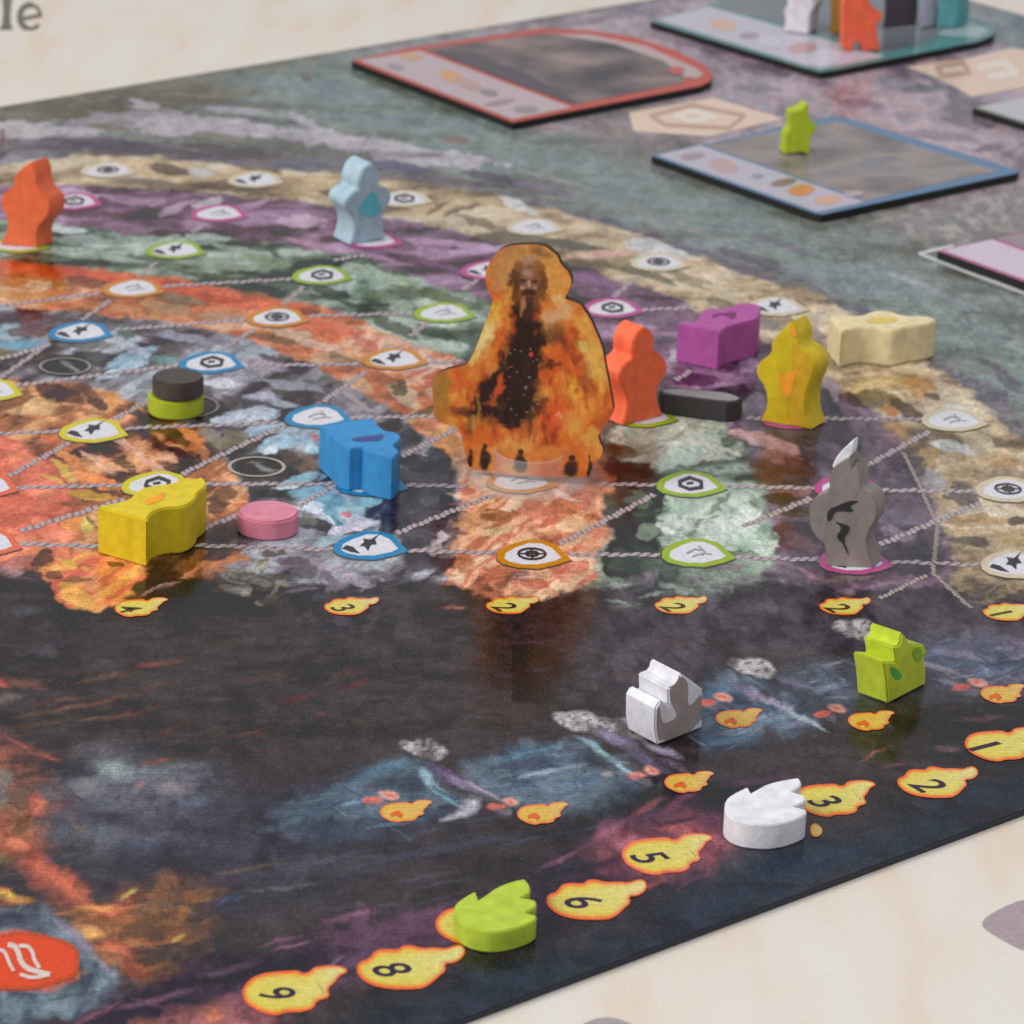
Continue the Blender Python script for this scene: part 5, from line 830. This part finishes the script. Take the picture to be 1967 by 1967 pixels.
flat_piece('flat_meeple_block', 'cream block lying flat on the tan ring', 'block',
           corner([(1592, 607), (1617, 604), (1640, 607), (1658, 605), (1668, 600), (1689, 596), (1711, 598), (1726, 603), (1742, 607), (1764, 606), (1785, 608), (1800, 614), (1791, 620), (1768, 625), (1744, 627), (1728, 633), (1710, 635), (1687, 631), (1658, 629), (1636, 631), (1617, 638)], (0, 11, 20)), (1617, 708), 638, (224, 206, 162), 'blocks lying on the rings',
           face_patches=[(smooth([(1664, 614), (1690, 611), (1722, 611), (1722, 618), (1694, 621), (1664, 621)], 1), (218, 190, 96))])
flat_piece('black_bar', 'short black bar with grey top behind the orange meeple', 'bar',
           [(1266, 750), (1283, 743), (1303, 744), (1350, 748), (1396, 752), (1428, 765), (1414, 773), (1395, 775), (1340, 768), (1272, 759)], (1395, 812), 775, (62, 60, 60), it=0,
           face_patches=[(smooth([(1272, 750), (1300, 747), (1350, 751), (1396, 755), (1422, 765), (1412, 770), (1395, 771), (1340, 764), (1276, 756)], 1), (150, 146, 148))])  # lighter grey patch over most of the top face
# discs
def disc(name, label, x, y, rx, h, colr, z0=0.0, group='round wooden discs'):
    c = P(x, y, z0 + h); R = np.linalg.norm(P(x + rx, y, z0 + h) - c)
    ring = [c + np.array([math.cos(t), math.sin(t), 0]) * R for t in np.linspace(0, 2 * math.pi, 49)[:-1]]
    return piece(name, label, 'disc', ring, (0, 0, -h + 0.00003), colr, c, group, z0, 0.0005)
disc('wooden_disc', 'pink wooden disc between the yellow and blue blocks', 515.5, 981, 58.5, 0.0051, (216, 132, 152))
hG = 0.0050
disc('wooden_disc', 'lime green disc underneath the black disc', 338, 756, 54, hG, (170, 182, 44))
disc('wooden_disc', 'black wooden disc stacked on the lime green disc', 342, 722, 49.5, 0.0050, (74, 66, 62), z0=hG + 0.00005)
# flame-edged counters on the scoring track
flat_piece('flame_counter', 'white notched counter on the scoring track beside flame 3', 'counter',
           corner([(1391, 1554), (1394, 1536), (1407, 1525), (1436, 1511), (1442, 1523), (1453, 1517), (1472, 1506), (1505, 1498), (1534, 1494), (1541, 1507), (1521, 1521), (1544, 1527), (1549, 1538), (1525, 1549), (1549, 1556), (1549, 1564), (1528, 1574), (1500, 1582), (1472, 1585), (1434, 1582), (1408, 1574), (1395, 1564)], (3, 4, 8, 10, 11, 13, 14)), (1472, 1633), 1585, (224, 222, 228), 'notched counters on the scoring track')
flat_piece('flame_counter', 'lime green notched counter on the scoring track between flames 8 and 6', 'counter',
           corner([(871, 1750), (876, 1734), (893, 1722), (913, 1711), (919, 1728), (933, 1719), (952, 1705), (981, 1693), (1008, 1688), (1018, 1700), (1019, 1715), (1001, 1724), (1029, 1729), (1031, 1741), (1011, 1753), (1031, 1759), (1029, 1767), (1002, 1780), (967, 1789), (933, 1790), (900, 1782), (878, 1768)], (3, 4, 8, 11, 12, 14, 15)), (943, 1831), 1790, (176, 196, 62), 'notched counters on the scoring track')
# house-shaped pieces
meeple('house_piece', 'lime green house-shaped piece with a green mark on its front',
       [(1732, 1214), (1743, 1226), (1748, 1237), (1776, 1239), (1782, 1252), (1776, 1262), (1780, 1290), (1778, 1315), (1706, 1352), (1703, 1310), (1697, 1271), (1722, 1272), (1718, 1243), (1729, 1238)], (1706, 1352), (1778, 1315), (-60, -21), (196, 212, 62), it=0, cat='house', group='house-shaped pieces on the lower board',
       face_patches=[(smooth([(1708, 1280), (1718, 1282), (1730, 1292), (1732, 1302), (1722, 1306), (1714, 1298)], 1), (84, 176, 84)), (smooth([(1754, 1244), (1768, 1244), (1772, 1262), (1764, 1272), (1752, 1262)], 1), (140, 178, 60))])
meeple('house_piece', 'white house-shaped piece with taupe front and jagged roof',
       [(1308, 1293), (1351, 1324), (1350, 1398), (1263, 1432), (1258, 1400), (1259, 1362), (1268, 1346), (1284, 1354), (1283, 1322), (1302, 1314)], (1263, 1432), (1350, 1398), (-58, -31), (222, 220, 226), it=0, cat='house', group='house-shaped pieces on the lower board',
       face_patches=[(smooth([(1306, 1296), (1320, 1308), (1322, 1330), (1320, 1350), (1326, 1356), (1340, 1340), (1348, 1330), (1347, 1396), (1266, 1428), (1260, 1400), (1260, 1366), (1266, 1352), (1270, 1384), (1276, 1390), (1298, 1380), (1300, 1368), (1290, 1352), (1284, 1322), (1296, 1314)], 1), (160, 144, 142))])
# ================================================================== the burning standee
ST = [(470, 1000, 1030), (471, 981, 1046), (478, 962, 1054), (491, 949, 1070), (505, 940, 1076), (515, 935, 1084), (522, 933, 1092), (536, 932, 1098), (548, 934, 1097), (560, 938, 1092), (568, 943, 1087), (575, 946, 1085), (579, 946, 1102), (586, 944, 1116), (597, 941, 1123), (607, 937, 1130), (620, 932, 1137), (634, 927, 1143), (650, 921, 1150), (669, 914, 1157), (685, 906, 1160), (698, 899, 1162), (704, 888, 1163), (709, 860, 1164), (719, 838, 1166), (728, 832, 1168), (741, 831, 1170), (765, 831, 1175), (787, 832, 1178), (800, 834, 1174), (811, 842, 1167), (818, 866, 1158), (826, 882, 1154), (838, 887, 1149), (850, 888, 1152), (862, 890, 1159), (876, 894, 1155), (884, 897, 1148), (892, 899, 1137), (900, 904, 1135), (906, 930, 1134), (911, 962, 1132), (916, 1040, 1131)]
sy = np.array([s[0] for s in ST], float); sl_ = np.array([s[1] for s in ST], float); sr_ = np.array([s[2] for s in ST], float)
R_, C_ = 230, 150
ys = np.linspace(470, 916, R_ + 1); xl = np.interp(ys, sy, sl_); xr = np.interp(ys, sy, sr_)
k3 = np.array([.25, .5, .25])
for _ in range(2): xl[1:-1] = np.convolve(xl, k3, 'valid'); xr[1:-1] = np.convolve(xr, k3, 'valid')
tt = np.linspace(0, 1, C_ + 1); SX = xl[:, None] * (1 - tt) + xr[:, None] * tt; SY = np.repeat(ys[:, None], C_ + 1, 1)
def lc(c): return np.array(paint(c), np.float32)
sn = fbm(SX / 44, SY / 58, 301); sn2 = fbm(SX / 9, SY / 13, 311); sn3 = fbm(SX / 60, SY / 80, 321); wx = (fbm(SX / 16, SY / 16, 331) - .5) * 16; wy = (fbm(SX / 16, SY / 16, 341) - .5) * 16
SC = np.zeros((R_ + 1, C_ + 1, 3), np.float32)
pal = np.array([lc((196, 88, 42)), lc((218, 112, 48)), lc((226, 138, 58)), lc((228, 164, 80))]); t_ = np.clip((sn * .82 + sn2 * .18 - .22) / .56, 0, .999) * 3; k_ = t_.astype(int); f_ = (t_ - k_)[..., None]
SC[:] = pal[k_] * (1 - f_) + pal[np.minimum(k_ + 1, 3)] * f_
def sd(x, y, rx, ry, a, c, al=0.9, soft=0.4, w=1.0):
    t = math.radians(a); X = SX - x + wx * w; Y = SY - y + wy * w; p = (X * math.cos(t) + Y * math.sin(t)) / rx; q = (-X * math.sin(t) + Y * math.cos(t)) / ry
    A = np.clip((1 - np.sqrt(p * p + q * q)) / soft, 0, 1)[..., None] * al; SC[:] = SC * (1 - A) + lc(c) * (0.9 + 0.2 * sn2[..., None]) * A
# warm rim, ochre halo, pale flame on the left shoulder
sd(1005, 520, 80, 62, 0, (206, 150, 84), .9, .5); sd(960, 535, 30, 40, 0, (196, 142, 90), .7, .6); sd(1050, 540, 44, 40, 0, (226, 158, 78), .8, .6); sd(1040, 485, 34, 14, 30, (116, 82, 56), .7, .6); sd(990, 484, 40, 14, -10, (186, 140, 84), .7, .6); sd(1085, 540, 12, 30, 0, (232, 166, 84), .7, .6)
sd(930, 650, 20, 60, 22, (238, 206, 132), .95, .6); sd(950, 600, 16, 30, 10, (236, 176, 70), .9, .6); sd(905, 690, 16, 20, 30, (232, 190, 90), .9, .6); sd(985, 565, 24, 34, 0, (236, 160, 70), .8, .6)
sd(850, 750, 26, 50, 0, (176, 128, 56), .95, .5); sd(845, 790, 24, 30, 0, (188, 122, 56), .9, .5); sd(880, 740, 20, 30, 20, (226, 110, 50), .8, .6); sd(868, 765, 16, 10, -20, (238, 158, 76), .9, .6); sd(884, 790, 26, 14, 10, (150, 66, 44), .8, .6)
sd(1130, 630, 22, 40, -20, (236, 170, 70), .9, .6); sd(1140, 690, 20, 50, -8, (230, 190, 96), .7, .7); sd(1120, 665, 20, 14, 0, (222, 200, 110), .7, .6); sd(1085, 600, 26, 30, 0, (226, 178, 120), .9, .6); sd(1060, 610, 24, 20, 0, (214, 166, 126), .9, .6); sd(1070, 575, 20, 14, 20, (232, 196, 140), .8, .6)
sd(1100, 700, 26, 40, 0, (226, 104, 48), .8, .7); sd(1125, 725, 24, 34, 0, (166, 84, 48), .7, .7); sd(1110, 690, 14, 12, 0, (150, 66, 40), .7, .6); sd(1100, 745, 14, 36, -20, (240, 178, 66), .9, .6); sd(1150, 740, 12, 60, -4, (236, 172, 66), .8, .7); sd(1130, 790, 40, 26, 0, (232, 138, 60), .8, .7)
sd(1060, 800, 60, 40, 0, (226, 92, 48), .8, .7); sd(1000, 830, 60, 26, 0, (212, 98, 50), .8, .7); sd(1130, 840, 30, 20, -30, (226, 178, 84), .8, .6); sd(930, 840, 40, 24, 0, (216, 104, 50), .8, .6)
# robe
for a in [(1010, 650, 34, 60, 0), (1010, 720, 44, 70, 4), (990, 770, 50, 44, 10), (960, 730, 20, 60, 28), (935, 745, 18, 44, 36), (1060, 640, 34, 26, 0), (1075, 660, 26, 18, 20), (910, 790, 50, 18, -10), (1000, 800, 40, 40, 14), (960, 800, 60, 20, 0), (1020, 780, 40, 14, -10), (905, 820, 18, 30, 10)]:
    sd(*a, (96, 52, 38), .75, .6)
for a in [(1010, 640, 34, 66, 0), (1006, 700, 46, 78, 2), (990, 770, 52, 46, 10), (985, 730, 40, 60, 20), (925, 760, 14, 40, 40), (1030, 660, 30, 26, 0), (930, 790, 40, 12, -6), (1000, 760, 34, 40, 8), (985, 800, 30, 26, 0), (950, 735, 12, 44, 34), (955, 795, 22, 12, 0), (1000, 590, 24, 30, 0), (960, 690, 12, 26, 10)]:
    sd(*a, (46, 34, 30), .97, .4)
sd(1000, 740, 54, 56, 6, (58, 40, 34), .6, .8); sd(940, 770, 34, 30, 20, (70, 44, 36), .55, .8); sd(1120, 780, 34, 40, -8, (240, 170, 76), .5, .8)
sd(1062, 698, 22, 8, 0, (84, 44, 34), .9, .5); sd(1064, 672, 24, 16, 0, (232, 116, 44), .85, .5); sd(1056, 730, 26, 24, 0, (222, 100, 48), .85, .6); sd(958, 745, 10, 36, 24, (222, 96, 46), .85, .5); sd(940, 775, 20, 8, -20, (186, 84, 44), .7, .6)
for _ in range(150):                                            # folds of the robe and tongues of flame
    x = rng.uniform(880, 1160); y = rng.uniform(620, 850); d_ = abs(x - (1005 - (y - 700) * 0.12)) / (28 + (y - 600) * 0.28); lean = (x - 1005) * -0.10
    c_ = [(52, 36, 30), (84, 48, 36), (60, 40, 32)][rng.integers(3)] if d_ < 0.9 else [(206, 88, 42), (150, 70, 40), (240, 176, 84), (226, 120, 50), (186, 78, 42)][rng.integers(5)]
    sd(x, y, rng.uniform(2.5, 6), rng.uniform(10, 30), lean + rng.normal(0, 8), c_, rng.uniform(.25, .6), .8, .5)
for _ in range(60):
    sd(rng.uniform(930, 1050), rng.uniform(670, 820), rng.uniform(1.5, 4), rng.uniform(1.2, 2.6), rng.uniform(-40, 40), [(206, 130, 62), (150, 130, 124), (176, 84, 50), (60, 40, 32)][rng.integers(4)], .8, .6, .2)
sd(1020, 681, 5, 5, 0, (222, 76, 60), .95, .4, 0); sd(1074, 800, 6, 12, 20, (232, 176, 130), .7, .6)
sd(1150, 700, 16, 70, -8, (240, 184, 92), .6, .7); sd(925, 655, 16, 50, 22, (242, 214, 140), .7, .7); sd(1120, 620, 20, 40, -24, (238, 176, 84), .6, .7)
SC *= 0.9
# head: hair, face, beard
sd(1015, 545, 40, 50, 0, (122, 76, 46), .9, .4); sd(990, 545, 14, 44, 4, (84, 50, 34), .85, .5); sd(1042, 548, 14, 40, -4, (110, 62, 38), .85, .5); sd(1016, 500, 20, 14, 0, (176, 138, 110), .8, .6, .4); sd(996, 510, 16, 14, -30, (132, 86, 54), .8, .6, .4); sd(1034, 510, 12, 12, 30, (140, 88, 52), .8, .6, .4)
sd(1014, 540, 21, 30, 0, (138, 96, 76), .85, .5, .3); sd(1014, 524, 17, 10, 0, (172, 132, 114), .8, .6, .3); sd(1004, 539, 8, 4, 6, (78, 46, 38), .95, .4, .1); sd(1027, 540, 8, 4, -6, (78, 46, 38), .95, .4, .1); sd(1016, 545, 4, 9, 0, (190, 146, 124), .9, .4, .1); sd(1003, 552, 6, 5, 0, (192, 140, 112), .8, .5, .1); sd(1028, 552, 6, 5, 0, (182, 124, 96), .8, .5, .1)
sd(1016, 562, 18, 9, 0, (66, 40, 32), .95, .4, .3); sd(1018, 590, 20, 34, 0, (70, 44, 34), .9, .4, .5); sd(1006, 582, 7, 16, 10, (176, 120, 82), .85, .5, .3); sd(1002, 596, 5, 16, 6, (162, 108, 76), .7, .5, .3); sd(1030, 580, 7, 20, -8, (120, 72, 48), .8, .5, .3); sd(1017, 569, 7, 2, 0, (140, 84, 66), .8, .5, .1)
# burning figures along the foot
sd(1015, 868, 130, 16, 0, (214, 150, 84), .6, .7)
sd(1010, 880, 120, 24, 0, (206, 122, 54), .8, .5); sd(1110, 865, 40, 20, 0, (206, 110, 50), .7, .6); sd(1110, 890, 36, 16, 0, (222, 120, 48), .7, .6)
for (x, y, w_, h_) in [(904, 880, 7, 20), (932, 876, 11, 28), (1001, 884, 14, 26), (1098, 894, 16, 24), (1133, 894, 6, 26)]:
    sd(x, y + h_ * .2, w_, h_ * .8, 0, (48, 36, 30), .95, .35, .35); sd(x - w_ * .2, y + h_ * .6, w_ * 1.1, h_ * .5, 0, (48, 36, 30), .95, .35, .35); sd(x, y - h_ * .62, w_ * .5, h_ * .28, 0, (48, 36, 30), .95, .35, .15)
SA = np.array(P(1010, 924)); dvec = P(1130, 938) - P(905, 914); nrm = np.array([dvec[1], -dvec[0], 0]); nrm /= np.linalg.norm(nrm)
if nrm @ (CAM - SA) < 0: nrm = -nrm
flat = np.array([PV(x, y, SA, nrm) for x, y in zip(SX.reshape(-1), SY.reshape(-1))]); flat[:, 2] = np.maximum(flat[:, 2], 0.0003)
back = flat - nrm * 0.0023
nv = len(flat); ids = np.arange(nv).reshape(R_ + 1, C_ + 1)
fq = np.stack([ids[:-1, :-1], ids[1:, :-1], ids[1:, 1:], ids[:-1, 1:]], -1).reshape(-1, 4); bq = fq[:, ::-1] + nv
bd = np.concatenate([ids[:, 0], ids[-1, 1:], ids[::-1, -1][1:], ids[0, ::-1][1:-1]]); nx_ = np.roll(bd, -1)
sq = np.stack([bd, bd + nv, nx_ + nv, nx_], -1)
me = bpy.data.meshes.new('card'); me.from_pydata(np.concatenate([flat, back]).tolist(), [], np.concatenate([fq, bq, sq]).tolist())
at = me.attributes.new('paint', 'FLOAT_COLOR', 'POINT'); cc = np.ones((2 * nv, 4), np.float32); cc[:nv, :3] = SC.reshape(-1, 3); cc[nv:, :3] = SC.reshape(-1, 3) * 0.8; at.data.foreach_set('color', cc.reshape(-1))
mi2 = np.zeros(len(me.polygons), np.int32); mi2[-len(sq):] = 1; me.polygons.foreach_set('material_index', mi2)
sroot = empty('cardboard_standee', (SA[0], SA[1], 0)); tag(sroot, 'cardboard standee of a bearded robed figure wrapped in flames', 'standee')
link('card', me, [mat('standee_print', rough=0.45, spec=0.3, attr='paint', grain=0.08, gscale=900, bump=0.1), mat('card_edge', paint((62, 46, 38)), 0.7)], sroot)
# clear plastic foot: a stepped hollow ring seen through
def clear_mat():
    m = bpy.data.materials.new('clear_plastic'); m.use_nodes = True; b = m.node_tree.nodes['Principled BSDF']
    b.inputs['Base Color'].default_value = (0.72, 0.70, 0.70, 1); b.inputs['Roughness'].default_value = 0.12; b.inputs['Alpha'].default_value = 0.13
    return m
fc = P(1016, 924)
def lathe(name, prof, m, parent, n=56):
    bm = bmesh.new(); rows = []
    for r, z in prof: rows.append([bm.verts.new(Vector((fc[0] + r * math.cos(2 * math.pi * k / n), fc[1] + r * math.sin(2 * math.pi * k / n), z))) for k in range(n)])
    for a, b in zip(rows, rows[1:] + rows[:1]):
        for k in range(n): bm.faces.new((a[k], a[(k + 1) % n], b[(k + 1) % n], b[k]))
    bmesh.ops.recalc_face_normals(bm, faces=bm.faces[:]); me = bpy.data.meshes.new(name); bm.to_mesh(me); bm.free(); shade(me, 40); return link(name, me, m, parent)
CL = clear_mat()
lathe('clear_foot', [(0.0146, 0.0002), (0.0146, 0.0010), (0.0138, 0.0016), (0.0098, 0.0019), (0.0094, 0.0014), (0.0094, 0.0002)], CL, sroot)
lathe('clear_collar', [(0.0094, 0.0020), (0.0090, 0.0078), (0.0084, 0.0082), (0.0082, 0.0078), (0.0086, 0.0020)], CL, sroot)
